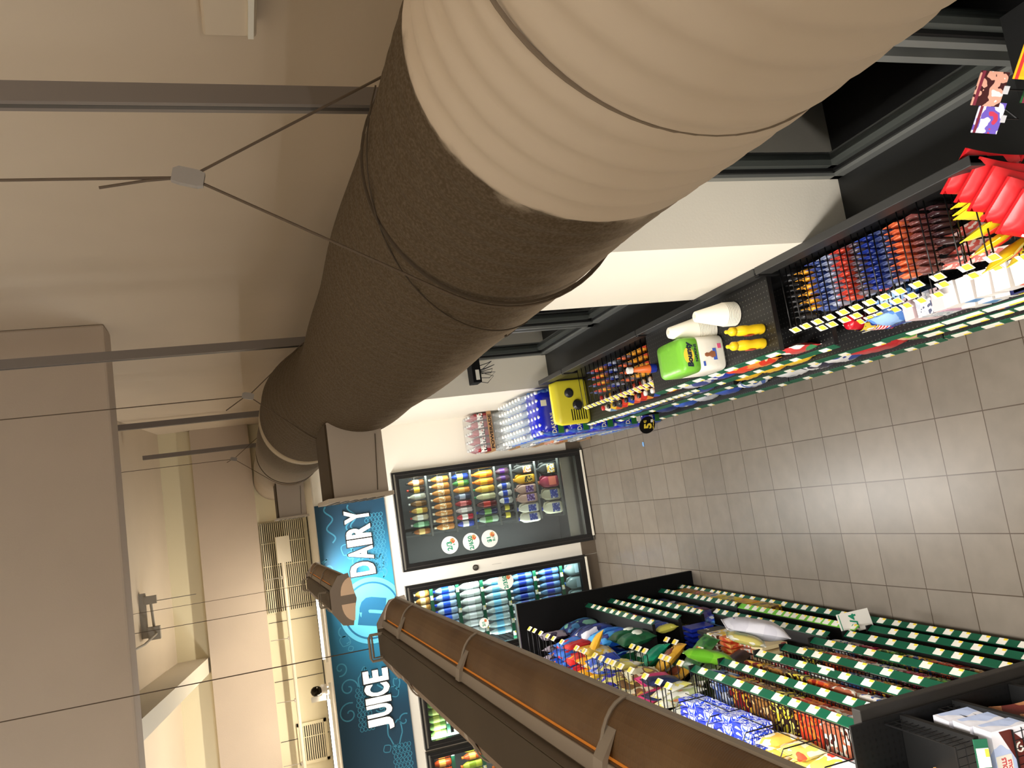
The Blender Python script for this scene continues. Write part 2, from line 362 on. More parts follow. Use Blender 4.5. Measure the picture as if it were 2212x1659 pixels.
# side outlets of the duct
OUTM = mat('outlet_paint', (192, 182, 172), .7, var=.06); DUST = mat('dust_brown', (78, 64, 46), .95, var=.2)
def outlet(y0, zc, label, wy=.42):
    r = empty('duct_outlet', (.20, y0, zc)); tag(r, label, 'air outlet', 'box outlets on the round duct')
    MB().box(-.12, .16, 0, wy, -.10, .10).obj('box_body', OUTM, r)
    MB().box(-.118, .155, .002, wy - .002, .1005, .108).obj('dust_layer', DUST, r)
    MB().box(-.135, -.12, -.03, wy + .03, -.115, .125).obj('flange', mat('flange_paint', (200, 190, 176), .7), r)
    MB().tube([(-.11, -.002, -.06), (.10, -.002, -.075)], .0015, 5).obj('edge_seam', SEAM, r)
    g = MB()
    for i in range(6): g.box(-.137, -.1345, .01, wy - .01, -.085 + i * .033, -.07 + i * .033)
    g.obj('grille', mat('grille_dark', (60, 58, 54), .6), r)
outlet(3.1, DZ + .05, 'pale box outlet with dusty brown top on the side of the duct, nearer of two')
outlet(6.5, DZ + .125, 'smaller looking box outlet farther along the duct beside the louvred grille')
# ropes that carry the duct
ROPE = mat('rope_grey', (96, 82, 68), .95); CLIP = mat('rope_clip', (150, 144, 138), .5)
def hanger(y, zc, label, tail, r_=.0022):
    r = empty('duct_hanger', (DX, y, zc)); tag(r, label, 'rope hanger', 'rope hangers of the duct')
    MB().tube([(0, 0, 0), (0, 0, roofz(y) - zc)], r_, 6).obj('hanging_rope', ROPE, r)
    lo = dz(y) - zc; pts = []
    t0 = math.acos(DR / abs(lo)); 
    for i in range(41):
        a = math.pi / 2 + t0 + (2 * math.pi - 2 * t0) * i / 40; pts.append(((DR + .006) * math.cos(a), 0, lo + (DR + .006) * math.sin(a)))
    MB().tube([(0, 0, 0)] + pts + [(0, 0, 0)], r_, 6).obj('sling_rope', ROPE, r)
    MB().tube([(0, 0, .01)] + tail, r_, 6).obj('loose_end', ROPE, r)
    MB().prism([(-.010, -.022), (.010, -.022), (.013, -.012), (.013, .016), (.008, .024), (-.011, .024), (-.013, .012), (-.013, -.014)], 'y', -.006, .006).obj('clip', CLIP, r, rot=(0, R(14), 0))
hanger(1.27, 3.54, 'rope hanger with square clip nearest the camera, looped under the duct', [(-.004, 0, .06), (-.014, 0, .125)])
hanger(3.45, 3.452, 'rope hanger with curled loose end over the middle of the duct', [(-.012, 0, .03), (-.05, 0, .09)])
hanger(6.3, 3.55, 'thin rope hanger over the far part of the duct', [(-.02, 0, .05)])
# ================================================================== HANGING LAMPS
HOUS = mat('lamp_housing_dusty', (118, 104, 88), .75, var=.15); FLNG = mat('lamp_flange', (168, 158, 146), .6); TOPD = mat('lamp_top_dust', (84, 72, 56), .9, var=.2)
def lens_mat():
    m = bpy.data.materials.new('lamp_lens_brown'); m.use_nodes = True; nt = m.node_tree; nt.nodes.clear(); L = nt.links.new
    o = nt.nodes.new('ShaderNodeOutputMaterial'); d = nt.nodes.new('ShaderNodeBsdfPrincipled'); t = nt.nodes.new('ShaderNodeBsdfTranslucent'); mx = nt.nodes.new('ShaderNodeMixShader')
    tc = nt.nodes.new('ShaderNodeTexCoord'); n = nt.nodes.new('ShaderNodeTexNoise'); n.inputs['Scale'].default_value = 5; n.inputs['Detail'].default_value = 7; L(tc.outputs['Object'], n.inputs['Vector'])
    r = nt.nodes.new('ShaderNodeValToRGB'); r.color_ramp.elements[0].position = .35; r.color_ramp.elements[1].position = .7
    r.color_ramp.elements[0].color = lin((112, 84, 54)) + (1,); r.color_ramp.elements[1].color = lin((142, 112, 78)) + (1,); L(n.outputs['Fac'], r.inputs[0]); L(r.outputs[0], d.inputs['Base Color'])
    d.inputs['Roughness'].default_value = .5
    w_ = nt.nodes.new('ShaderNodeTexWave'); w_.bands_direction = 'Y'; w_.inputs['Scale'].default_value = 55; L(tc.outputs['Object'], w_.inputs['Vector'])
    bp = nt.nodes.new('ShaderNodeBump'); bp.inputs['Strength'].default_value = .25; bp.inputs['Distance'].default_value = .002; L(w_.outputs['Fac'], bp.inputs['Height']); L(bp.outputs['Normal'], d.inputs['Normal'])
    t.inputs['Color'].default_value = lin((120, 78, 36)) + (1,); mx.inputs[0].default_value = .10
    L(d.outputs[0], mx.inputs[1]); L(t.outputs[0], mx.inputs[2]); L(mx.outputs[0], o.inputs[0]); return m
LENS = lens_mat(); ORNG = mat('lens_edge_glow', (225, 140, 50), .5, emit=(220, 130, 45), estr=.35)
ENDP = mat('end_plate_paint', (168, 156, 146), .6); ENDL = mat('end_cap_translucent', (232, 205, 176), .5, emit=(235, 190, 150), estr=.25)
TUBE = mat('fluorescent_tube', (255, 250, 240), .5, emit=(255, 246, 230), estr=6.0); DIFF = mat('lamp_diffuser', (250, 245, 235), .5, emit=(255, 246, 230), estr=2.0)
def lamp(x, y0, y1, z, label, hooks, power=LAMP_W, up=0):
    """profile centred on x; z = level of the lower lens rim"""
    r = empty('hanging_lamp', (x, y0, z)); tag(r, label, 'lamp', 'hanging fluorescent lamps'); Ln = y1 - y0
    MB().prism([(-.055, .075), (-.055, .10), (.055, .10), (.055, .075), (.088, .068), (.088, .060), (-.088, .060), (-.088, .068)], 'y', .02, Ln - .02).obj('housing', HOUS, r)
    MB().box(-.053, .053, .03, Ln - .03, .1003, .1025).obj('dust_layer', TOPD, r)
    for s in (-1, 1):
        prof = [(s * (.072 + .098 * math.sin(t)), .062 * math.cos(t) - .0) for t in [i * math.pi / 2 / 9 for i in range(10)]]
        q = MB(); rr = []
        outer = prof; inner = [(p[0] - s * .003, p[1] - .003) for p in prof][::-1]; poly = outer + inner
        q.prism(poly, 'y', .012, Ln - .012).obj('lens', LENS, r)
        MB().prism([(s * .088, .0615), (s * .0925, .0635), (s * .0935, .061), (s * .089, .059)], 'y', .35, Ln - .08).obj('lens_edge', ORNG, r)
        MB().prism([(s * .168, -.004), (s * .174, -.004), (s * .174, .008), (s * .168, .008)], 'y', .0, Ln).obj('rim', FLNG, r)
        MB().prism([(s * .062, .0775), (s * .087, .0695), (s * .087, .0720), (s * .062, .080)], 'y', .015, Ln - .015).obj('flange', FLNG, r)
    # lower diffuser closing the lamp
    bot = [(-.168, -.002)] + [(-.168 + .336 * i / 12, -.055 * math.sin(math.pi * i / 12)) for i in range(1, 12)] + [(.168, -.002)]
    MB().prism(bot, 'y', .015, Ln - .015).obj('diffuser', DIFF, r)
    for s in (-.05, .05): MB().tube([(s, .06, .02), (s, Ln - .06, .02)], .013, 10).obj('tube', TUBE, r)
    pl = [(-.175, -.035), (-.165, .035), (-.075, .098), (.075, .098), (.165, .035), (.175, -.035), (.10, -.052), (.035, -.066), (0, -.075), (-.035, -.066), (-.10, -.052)]
    for k, yy in enumerate((0, Ln)):
        MB().prism(pl, 'y', yy - .006, yy + .006).obj('end_plate', ENDP, r)
        f = -1 if k == 0 else 1
        for s in (-1, 1):
            arc = [(s * .03, -.064), (s * .03, .025)] + [(s * (.03 + .115 * math.sin(t)), -.048 + .078 * math.cos(t)) for t in [i * math.pi / 2 / 6 for i in range(7)]]
            MB().prism(arc, 'y', yy + f * .0062, yy + f * .009).obj('end_lens', ENDL, r)
    # strap clips along the lens
    yy = Ln - .42
    while yy > .15:
        for s in (-1, 1):
            pts = [(s * (.075 + .099 * math.sin(t)), .065 * math.cos(t) + .002) for t in [i * math.pi / 2 / 8 for i in range(9)]]
            MB().tube([(p[0], yy, p[1]) for p in pts], .0035, 6).obj('strap', FLNG, r)
            MB().prism([(s * .060, .072), (s * .092, .070), (s * .135, .048), (s * .118, .062), (s * .092, .080), (s * .062, .086)], 'y', yy - .035, yy + .004).obj('strap_clip', FLNG, r)
        yy -= .955
    for hy in hooks:
        g = MB(); 
        g.tube([(-.052, hy, .10), (-.052, hy, .150), (-.04, hy, .156), (.04, hy, .156), (.052, hy, .150), (.052, hy, .10)], .006, 6)
        g.tube([(-.045, hy + .03, .10), (-.045, hy + .03, .140), (.045, hy + .03, .140), (.045, hy + .03, .10)], .005, 6)
        b_ = g.obj('hanger_bracket', FLNG, r)
        MB().tube([(0, hy, .15), (0, hy, roofz(y0 + hy) - z)], .0022, 6).obj('hanging_wire', ROPE, r)
    ld = bpy.data.lights.new('lamp_light', 'AREA'); ld.shape = 'RECTANGLE'; ld.size = .30; ld.size_y = Ln - .1; ld.energy = power * Ln / 2.44; ld.color = (1, .965, .92)
    lo = bpy.data.objects.new('lamp_light', ld); col.objects.link(lo); lo.parent = r; lo.location = (0, Ln / 2, -.085)
    if up:
        lu = bpy.data.lights.new('added_uplight', 'AREA'); lu.shape = 'RECTANGLE'; lu.size = .25; lu.size_y = Ln - .1; lu.energy = up; lu.color = (.95, .97, 1)  # added fill above the opaque housing, only there to brighten the ceiling
        lo = bpy.data.objects.new('added_uplight', lu); col.objects.link(lo); lo.parent = r; lo.location = (0, Ln / 2, .17); lo.rotation_euler = (R(180), 0, 0)
    return r
lamp(-.535, .01, 3.67, 2.925, 'long dusty fluorescent lamp hanging in front, brown lens strips seen from above', (.6, 3.52))
lamp(-.535, 5.83, 8.22, 2.925, 'shorter looking fluorescent lamp before the blue sign, pale end plate facing the camera', (.25, 2.1))
for x, y0, nm in ((-3.4, .5, 'fluorescent lamp hanging over the shelves out of the picture, near row'), (-3.4, 4.9, 'fluorescent lamp hanging over the shelves out of the picture, far row')):  # lamps added outside the view to even out the room light
    lamp(x, y0, y0 + 2.44, 2.925, nm, (.3, 2.1), LAMP_W * 1.0, up=ADDED_UP_W)
lamp(-.9, -2.9, -.5, 2.925, 'fluorescent lamp hanging behind the camera', (.3, 2.1), LAMP_W, up=ADDED_UP_W)  # unseen lamp, added with upward fill to light the near room
# ================================================================== SIGN
def sign_mat():
    m = bpy.data.materials.new('sign_print'); m.use_nodes = True; nt = m.node_tree; b = nt.nodes['Principled BSDF']; L = nt.links.new
    tc = nt.nodes.new('ShaderNodeTexCoord'); sx = nt.nodes.new('ShaderNodeSeparateXYZ'); L(tc.outputs['Object'], sx.inputs[0])
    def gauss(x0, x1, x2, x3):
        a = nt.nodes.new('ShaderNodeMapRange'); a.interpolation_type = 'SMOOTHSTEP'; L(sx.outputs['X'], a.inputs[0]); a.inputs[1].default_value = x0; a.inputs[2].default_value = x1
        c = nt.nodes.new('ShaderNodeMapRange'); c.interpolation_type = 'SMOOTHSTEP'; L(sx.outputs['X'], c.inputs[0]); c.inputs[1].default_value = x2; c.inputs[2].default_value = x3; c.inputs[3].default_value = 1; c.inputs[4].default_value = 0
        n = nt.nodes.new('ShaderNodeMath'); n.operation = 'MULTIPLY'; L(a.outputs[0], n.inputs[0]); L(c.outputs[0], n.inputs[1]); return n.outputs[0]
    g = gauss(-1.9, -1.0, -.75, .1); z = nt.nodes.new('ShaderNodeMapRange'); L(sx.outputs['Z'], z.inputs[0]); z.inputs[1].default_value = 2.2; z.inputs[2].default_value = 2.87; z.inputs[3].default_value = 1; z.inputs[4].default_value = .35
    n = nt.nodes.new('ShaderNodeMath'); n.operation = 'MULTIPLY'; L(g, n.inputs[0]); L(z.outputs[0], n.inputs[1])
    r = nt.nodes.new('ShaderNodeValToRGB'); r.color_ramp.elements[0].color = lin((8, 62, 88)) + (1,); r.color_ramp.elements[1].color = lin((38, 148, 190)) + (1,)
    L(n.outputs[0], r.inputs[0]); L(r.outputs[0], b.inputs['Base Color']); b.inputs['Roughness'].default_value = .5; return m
sg = empty('wall_sign', (0, 0, 0)); tag(sg, 'long blue sign with white DAIRY and JUICE lettering above the cooler doors', 'sign')
MB().box(-4.6, .165, 8.315, 8.34, 2.19, 2.872).obj('sign_panel', sign_mat(), sg)
LB = mat('sign_light_blue', (96, 196, 226), .5); DB = mat('sign_deep_blue', (22, 104, 144), .5); DOOD = mat('sign_doodle', (60, 142, 172), .5)
def disc(cx, cz, r0, r1, y0, y1, n=48, zmin=2.19):
    q = MB(); P = []
    for i in range(n):
        a = 2 * math.pi * i / n; P.append((cx + r1 * math.cos(a), max(zmin, cz + r1 * math.sin(a))))
    if r0 <= 0: return q.prism(P, 'y', y0, y1)
    I = [(cx + r0 * math.cos(2 * math.pi * i / n), max(zmin, cz + r0 * math.sin(2 * math.pi * i / n))) for i in range(n)]
    return q.rings([[(p[0], y0, p[1]) for p in P], [(p[0], y0, p[1]) for p in I], [(p[0], y1, p[1]) for p in I], [(p[0], y1, p[1]) for p in P]], cap=False, closed=True)
LX, LZ = -.905, 2.44
disc(LX, LZ, 0, .315, 8.311, 8.3145).obj('logo_disc', LB, sg); disc(LX, LZ, .255, .272, 8.309, 8.3108).obj('logo_ring', DB, sg)
nn = bpy.data.objects.new('logo_letter', moved(text_mesh('n', DB, .27, .25, .002, .07), (LX - .01, 8.3105, LZ + .0), ry=R(14))); col.objects.link(nn); nn.parent = sg
dd = MB(); rnd = random.Random(3)
def squig(pts, w_=.012):
    for i in range(len(pts) - 1):
        a, b_ = pts[i], pts[i + 1]; dx, dz_ = b_[0] - a[0], b_[1] - a[1]; l = math.hypot(dx, dz_) or 1; nx, nz = -dz_ / l * w_ / 2, dx / l * w_ / 2
        P = [(a[0] - nx, a[1] - nz), (b_[0] - nx, b_[1] - nz), (b_[0] + nx, b_[1] + nz), (a[0] + nx, a[1] + nz)]
        if all(2.2 < p[1] < 2.865 and p[0] < .155 and math.hypot(p[0] - LX, p[1] - LZ) > .32 for p in P): dd.add([(p[0], 8.3132, p[1]) for p in P] , [(0, 1, 2, 3)])
for k in range(70):                                  # curls, loops and leaf shapes
    cx = rnd.uniform(-4.5, .1); cz = rnd.uniform(2.25, 2.82); t = k % 4; s = rnd.uniform(.05, .13); a0 = rnd.uniform(0, 6.28)
    if t == 0: squig([(cx + s * (1 - i / 26) * math.cos(a0 + i * .34), cz + s * (1 - i / 26) * math.sin(a0 + i * .34)) for i in range(24)])
    elif t == 1: squig([(cx + s * math.cos(a0 + i * .2) * (1 + .35 * math.cos(3 * i * .2)), cz + s * .6 * math.sin(a0 + i * .2)) for i in range(32)])
    elif t == 2: squig([(cx + (i - 12) * .016, cz + .035 * math.sin(i * .55 + a0) + .15 * s * i / 12) for i in range(25)], .014)
    else:
        for q in range(2): squig([(cx + s * math.cos(a0) * i / 12 - s * .5 * math.sin(math.pi * i / 12) * (1 if q else -1) * math.sin(a0), cz + s * math.sin(a0) * i / 12 + s * .5 * math.sin(math.pi * i / 12) * (1 if q else -1) * math.cos(a0)) for i in range(13)], .009)
for X0, Z0, nr, nc in ((.0, 2.24, 5, 12), (-1.62, 2.56, 4, 9), (-2.2, 2.24, 5, 10)):  # basket weave loops
    for r_ in range(nr):
        for c_ in range(nc): squig([(X0 - c_ * .045 + .02 * math.cos(t), Z0 + r_ * .035 + .016 * math.sin(t) + .01 * (c_ % 2)) for t in [i * .6 for i in range(12)]], .007)
dd.obj('sign_pattern', DOOD, sg)
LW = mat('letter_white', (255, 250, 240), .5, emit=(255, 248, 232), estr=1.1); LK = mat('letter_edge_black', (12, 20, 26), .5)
def bulbs(o, x0, x1): pass
for word, x0, x1 in (('DAIRY', -.57, .085), ('JUICE', -2.03, -1.45)):
    n = len(word); cw = (x1 - x0) / (n - (.55 if 'I' in word else 0)); x = x0
    for ch in word:
        wd = cw * (.42 if ch == 'I' else .86); adv = cw * (.45 if ch == 'I' else 1)
        c = x + adv / 2
        for me, yy in ((text_mesh(ch, LK, wd + .022, .262, .012, .05, name='letter_backing'), 8.312), (text_mesh(ch, LW, wd, .24, .016, .04, name='letter'), 8.299)):
            o = bpy.data.objects.new(me.name.split('.')[0], me); col.objects.link(o); o.parent = sg; o.location = (c, yy, 2.482)
        x += adv
# ================================================================== REAR WALL FITTINGS
GRD = mat('grille_slot_dark', (26, 22, 18), .8); PAN = mat('grille_cream', (226, 216, 184), .6)
def grille(x0, x1, z0, z1, n, label, horiz=True, frame=False):
    r = empty('wall_grille', ((x0 + x1) / 2, 9.3, z0)); tag(r, label, 'grille', 'louvred grilles on the rear wall'); c = (x0 + x1) / 2
    MB().box(x0 - c, x1 - c, -.012, -.002, 0, z1 - z0).obj('dark_backing', GRD, r)
    s = MB(); p = (z1 - z0) / n
    for i in range(n + 1): s.box(x0 - c, x1 - c, -.024, -.012, max(0, i * p - p * .26), min(z1 - z0, i * p + p * .26))
    for k in range(int((x1 - x0) / .24) + 1): s.box(x0 - c + k * .24, x0 - c + k * .24 + .006, -.022, -.012, 0, z1 - z0)
    s.obj('slats', PAN, r)
    if frame:
        f = MB(); a, b_, h = x0 - c - .02, x1 - c + .02, z1 - z0
        f.box(a, a + .03, -.03, -.002, -.02, h + .02); f.box(b_ - .03, b_, -.03, -.002, -.02, h + .02); f.box(a, b_, -.03, -.002, -.02, .01); f.box(a, b_, -.03, -.002, h - .01, h + .02); f.obj('frame', PAN, r)
grille(-.86, .08, 2.93, 3.385, 22, 'wide cream louvred grille high on the rear wall beside the duct')
grille(-2.40, -2.03, 2.94, 3.20, 12, 'small framed grille on the rear wall above the JUICE lettering', frame=True)
pn = MB()
for i in range(12): pn.box(-.96 - i * .6, -.955 - i * .6 , 9.294, 9.2995, 2.9, 3.39)
pn.box(-8, .2, 9.290, 9.2995, 2.885, 2.893); struct(pn.obj('trim_9', GSK))
HP = mat('conduit_cream', (214, 204, 182), .5)
hp = empty('conduit_pipe', (-1.5, 9.12, 3.19)); tag(hp, 'horizontal cream pipe running in front of the rear wall grilles', 'pipe')
MB().tube([(-3.5, 0, 0), (1.2, 0, 0)], .02, 10).obj('pipe', HP, hp); MB().box(1.15, 1.42, -.03, .03, -.09, .05).obj('junction_box', HP, hp)
br = MB()
for i in range(8): br.tube([(1.0 - i * .62, 0, 0), (1.0 - i * .62, .04, .20)], .004, 5); br.box(.985 - i * .62, 1.015 - i * .62, -.024, .02, .018, .03)
br.obj('pipe_brackets', FLNG, hp)
sc_ = empty('security_camera', (-1.6, 8.62, 2.88)); tag(sc_, 'small dark security camera dome on a white mount above the sign', 'camera')
MB().lathe([(.045, 0), (.05, .02), (.05, .05), (.046, .06)], 24, c=(0, 0, .04)).obj('mount', mat('white_plastic', (220, 215, 205), .4), sc_)
MB().lathe([(.004, .0), (.03, .012), (.045, .035), (.048, .06), (.045, .085), (.03, .105), (.004, .115)], 24, c=(.0, -.02, .085)).obj('dome', mat('dark_dome', (40, 36, 26), .06, .9), sc_, smooth=True)
MB().box(-.10, -.05, -.01, .0, .0, .20).box(-.012, .012, -.012, .012, 0, .05).obj('bracket_plate', mat('white_plastic', (220, 215, 205), .4), sc_)
jb = empty('electrical_box', (-.75, 8.2, 4.3)); tag(jb, 'small grey electrical boxes and pipe fixed under the sloping ceiling', 'electrical box')
JG = mat('junction_grey', (150, 142, 128), .6)
MB().box(-.05, .06, -.04, .04, .02, .12).obj('cover', JG, jb); MB().box(.26, .33, -.03, .03, .03, .13).obj('cover', JG, jb)
MB().tube([(.06, 0, .07), (.26, 0, .08)], .012, 8).obj('link_pipe', JG, jb); MB().tube([(0, -.04, .05), (-.03, -.5, .10), (-.03, -1.6, .30)], .010, 8).obj('feed_pipe', JG, jb); MB().tube([(.28, 0, .05), (.28, 0, -.3)], .004, 6).obj('drop_rod', JG, jb)
MB().box(-.03, .36, -.02, .02, .12, .20).obj('mounting_strut', JG, jb)
sf = empty('wall_box', (1.15, 1.6, 3.38)); tag(sf, 'pale plastic box fixed high on the right wall at the edge of view', 'wall box')
MB().box(-.045, 0, -.25, .205, 0, .115).obj('cover', mat('pale_box', (206, 190, 166), .35), sf, bevel=.006); MB().box(-.058, -.045, -.25, .19, .008, .02).obj('bright_edge', WHITE, sf)
cv = []
for i, x in enumerate((-3.6, -2.0, -.9)):
    r = empty('cove_light', (x, 8.62, 2.88)); tag(r, ['tube light lying on the cooler top at the left end', 'tube light lying on the cooler top behind the JUICE lettering', 'tube light lying on the cooler top behind the round logo'][i], 'light', 'tube lights on the cooler top')
    MB().box(-.45, .45, -.02, .02, 0, .025).obj('base', WHITE, r); MB().tube([(-.42, 0, .04), (.42, 0, .04)], .012, 8).obj('tube', TUBE, r)
    ld = bpy.data.lights.new('cove_glow', 'AREA'); ld.shape = 'RECTANGLE'; ld.size = .85; ld.size_y = .05; ld.energy = COVE_W; ld.color = (1, .9, .74)
    lo = bpy.data.objects.new('cove_glow', ld); col.objects.link(lo); lo.parent = r; lo.location = (0, 0, .06); lo.rotation_euler = (R(180), 0, 0)
# ================================================================== COOLER DOORS
DFR = mat('door_frame_black', (14, 14, 14), .3)
def cdoor(n, x0, x1, z0=.03, z1=2.095, label_mull=None):
    f = MB(); y0, y1 = 8.28, 8.345; wd = .07
    f.box(x0, x0 + wd, y0, y1, z0, z1); f.box(x1 - wd, x1, y0, y1, z0, z1); f.box(x0 + wd, x1 - wd, y0, y1, z1 - wd, z1); f.box(x0 + wd, x1 - wd, y0, y1, z0, z0 + wd)
    f.mt(1); f.box(x0 + .03, x0 + .036, y0 - .004, y0, z0 + .03, z1 - .03); f.box(x1 - .036, x1 - .03, y0 - .004, y0, z0 + .03, z1 - .03)
    f.box(x0 + .05, x1 - .05, y0 - .004, y0, z1 - .045, z1 - .035)
    d = struct(f.obj('door_%d' % n, [DFR, mat('frame_bead', (52, 48, 46), .3)], bevel=.006))
    MB().box(x0 + .02, x1 - .02, y0 - .012, y0 - .004, z1 - .032, z1 - .018).obj('top_strip', CHROME, d)
    MB().box(x0 + .05, x1 - .02, y0 - .014, y0 + .002, z0 - .012, z0 + .006).obj('bottom_strip', mat('white_sill', (238, 232, 214), .4), d)
    MB().box(x0 + wd, x1 - wd, 8.305, 8.311, z0 + wd, z1 - wd).obj('door_pane', GLASS, d)
    MB().box(x0 + .012, x0 + .03, y0 - .04, y0 - .028, .8, 1.3).box(x0 + .014, x0 + .028, y0 - .03, y0, .82, .85).box(x0 + .014, x0 + .028, y0 - .03, y0, 1.25, 1.28).obj('door_handle', DFR, d)
    return d
d1 = cdoor(1, -.60, .387); d2 = cdoor(2, -1.515, -.735, .16); d3 = cdoor(3, -2.295, -1.52, .16); d4 = cdoor(4, -3.1, -2.32, .16); d5 = cdoor(5, -3.88, -3.11, .16)
MB().box(-.53, .317, 8.40, 8.41, .03, .235).obj('kick_panel', CHROME, d1)
def cl(x, z, h, e=COOL_W):
    ld = bpy.data.lights.new('cooler_light', 'AREA'); ld.shape = 'RECTANGLE'; ld.size = .05; ld.size_y = h; ld.energy = e; ld.color = (.92, 1, .95)
    lo = bpy.data.objects.new('cooler_light', ld); col.objects.link(lo); lo.location = (x, 8.44, z); lo.rotation_euler = (R(90), 0, 0); return lo
LEDM = mat('led_strip', (240, 255, 245), .5, emit=(225, 255, 238), estr=4.0)
for i, (x, rz) in enumerate(((.36, 40), (-.56, -30), (-.80, 35), (-1.517, 0), (-2.24, 0), (-2.40, 0), (-3.1, 0))):
    r = empty('cooler_tube_light', (x, 8.44, .2)); tag(r, 'upright light strip behind the frame of the glass cooler doors, %s from the right' % ORD[i], 'light', 'light strips inside the cooler')
    MB().box(-.012, .012, -.008, .008, 0, 1.8).obj('strip', LEDM, r)
    o = cl(x, 1.1, 1.7); o.parent = r; o.location = (0, .012, .9); o.rotation_euler = (R(90), 0, R(rz) * .6)
# round price stickers on the glass
STK = mat('sticker_white', (240, 238, 230), .5); TXG = mat('sticker_green_ink', (20, 140, 104), .5)
def sticker(x, z, r_, big, small, label):
    r = empty('price_sticker', (x, 8.278, z)); tag(r, label, 'sticker', 'round price stickers on the cooler glass')
    y_ = 8.3045 - 8.278
    MB().prism([(r_ * math.cos(t), r_ * math.sin(t)) for t in [i * 2 * math.pi / 36 for i in range(36)]], 'y', y_ - .002, y_).obj('disc', STK, r)
    me = text_mesh(big, TXG, None, r_ * .62, .0015, .03); o = bpy.data.objects.new('lettering', me); col.objects.link(o); o.parent = r; o.location = (-.01, y_ - .002, .005); o.rotation_euler = (0, R(-4), 0)
    xs = max(v.co.x for v in me.vertices)
    if xs > r_ * .8: o.scale = (r_ * .8 / xs,) * 3
    if small:
        me = text_mesh(small, TXG, None, r_ * .26, .0015, .02); o = bpy.data.objects.new('lettering', me); col.objects.link(o); o.parent = r; o.location = (0, y_ - .002, -r_ * .5)
    MB().lathe([(r_ * .3, 0), (r_ * .3, .002)], 14).obj('picture', pm('sticker_pic', [(200, 60, 40), (230, 190, 120), (120, 70, 50)], 60), r, loc=(r_ * .45, y_ - .0005, -r_ * .35), rot=(R(90), 0, 0))
sticker(-.41, 1.588, .088, '2/3', '8', 'round white price sticker topmost of three on the right cooler door')
sticker(-.41, 1.363, .088, '2/650', '', 'round white 2/6 price sticker, middle of three on the right cooler door')
sticker(-.41, 1.164, .088, '$1', 'BUY', 'round white price sticker reading 1, lowest of three on the right cooler door')
sticker(-.86, 1.06, .085, '2/350', '', 'round 2/3 price sticker on the cooler door full of water bottles')
sticker(-1.23, 1.345, .05, '2/1', '', 'small round price sticker on the water cooler door near the lamp')
r = empty('door_lock', (-.677, 8.34, 1.347)); tag(r, 'round dial lock on the white wall between the cooler doors', 'lock')
MB().lathe([(.03, 0), (.03, .012), (.026, .014)], 28).obj('bezel', mat('bezel_dark', (52, 44, 34), .4), r, rot=(R(90), 0, 0)); MB().lathe([(.022, .012), (.02, .017), (.004, .018)], 24).obj('dial', CHROME, r, rot=(R(90), 0, 0))
MB().box(.0, .003, -.004, 0, -.28, -.18).obj('wall_seam', mat('seam_grey', (180, 172, 160), .6), r)
# ================================================================== SHELF UNITS
def peg_mat(name, hole, base=(11, 11, 12), pitch=.025, rad=.2):
    m = bpy.data.materials.new(name); m.use_nodes = True; nt = m.node_tree; b = nt.nodes['Principled BSDF']; L = nt.links.new
    tc = nt.nodes.new('ShaderNodeTexCoord'); sx = nt.nodes.new('ShaderNodeSeparateXYZ'); L(tc.outputs['Object'], sx.inputs[0])
    def M(op, a, bb=None):
        n = nt.nodes.new('ShaderNodeMath'); n.operation = op
        for i, v in enumerate((a, bb)):
            if v is None: continue
            if isinstance(v, (int, float)): n.inputs[i].default_value = v
            else: L(v, n.inputs[i])
        return n.outputs[0]
    qs = [M('SUBTRACT', M('FRACT', M('DIVIDE', M('ADD', sx.outputs[a], 50), pitch)), .5) for a in 'XYZ']
    g1, g2 = (qs[1], qs[0]) if 'flat' in name else (qs[1], qs[2]) if 'side' in name else (qs[0], qs[2])
    d = M('ADD', M('MULTIPLY', g1, g1), M('MULTIPLY', g2, g2)); h = M('LESS_THAN', d, rad * rad)
    mx = nt.nodes.new('ShaderNodeMix'); mx.data_type = 'RGBA'; L(h, mx.inputs[0]); mx.inputs[6].default_value = lin(base) + (1,); mx.inputs[7].default_value = lin(hole) + (1,)
    L(mx.outputs[2], b.inputs['Base Color']); b.inputs['Roughness'].default_value = .45; return m
PEG_SIDE = peg_mat('pegboard_side', (3, 3, 3)); PEG_FLAT = peg_mat('pegboard_flat', (70, 70, 66), rad=.13); PEG_FRONT = peg_mat('pegboard_front', (3, 3, 3))
def rail(mb, L0, L1, x, z, face, rnd, pitch, tagw, hh=.032, lime=False, tilt=.012):
    """price strip along y between L0 and L1; face=+1 looks to +x; material 1 strip, 2 tag, 3 yellow"""
    def strip(a, b_, off, m, lo=0.0, hi=1.0):
        mb.mt(m); xa = x + face * (.0 + off); p = lambda t: (xa + face * tilt * (1 - t) , z - hh + hh * t)
        q = [(p(lo)[0], p(lo)[1]), (p(hi)[0], p(hi)[1]), (p(hi)[0] - face * .004, p(hi)[1]), (p(lo)[0] - face * .004, p(lo)[1])]
        vs = [(q[k][0], yy, q[k][1]) for yy in (a, b_) for k in range(4)]
        mb.add(vs, [(0, 1, 2, 3), (7, 6, 5, 4), (0, 4, 5, 1), (1, 5, 6, 2), (2, 6, 7, 3), (3, 7, 4, 0)])
    strip(L0, L1, 0, 1)
    y = L0 + pitch * rnd.uniform(.2, .6)
    while y + tagw < L1:
        strip(y, y + tagw, .0025, 2, .06, .94); strip(y + .002, y + tagw * .45, .0032, 3, .08, .36)
        y += tagw + pitch * rnd.uniform(.6, 1.5)
    mb.mt(0)
RAILM = [BLACK, GREEN, WHITE, YEL]
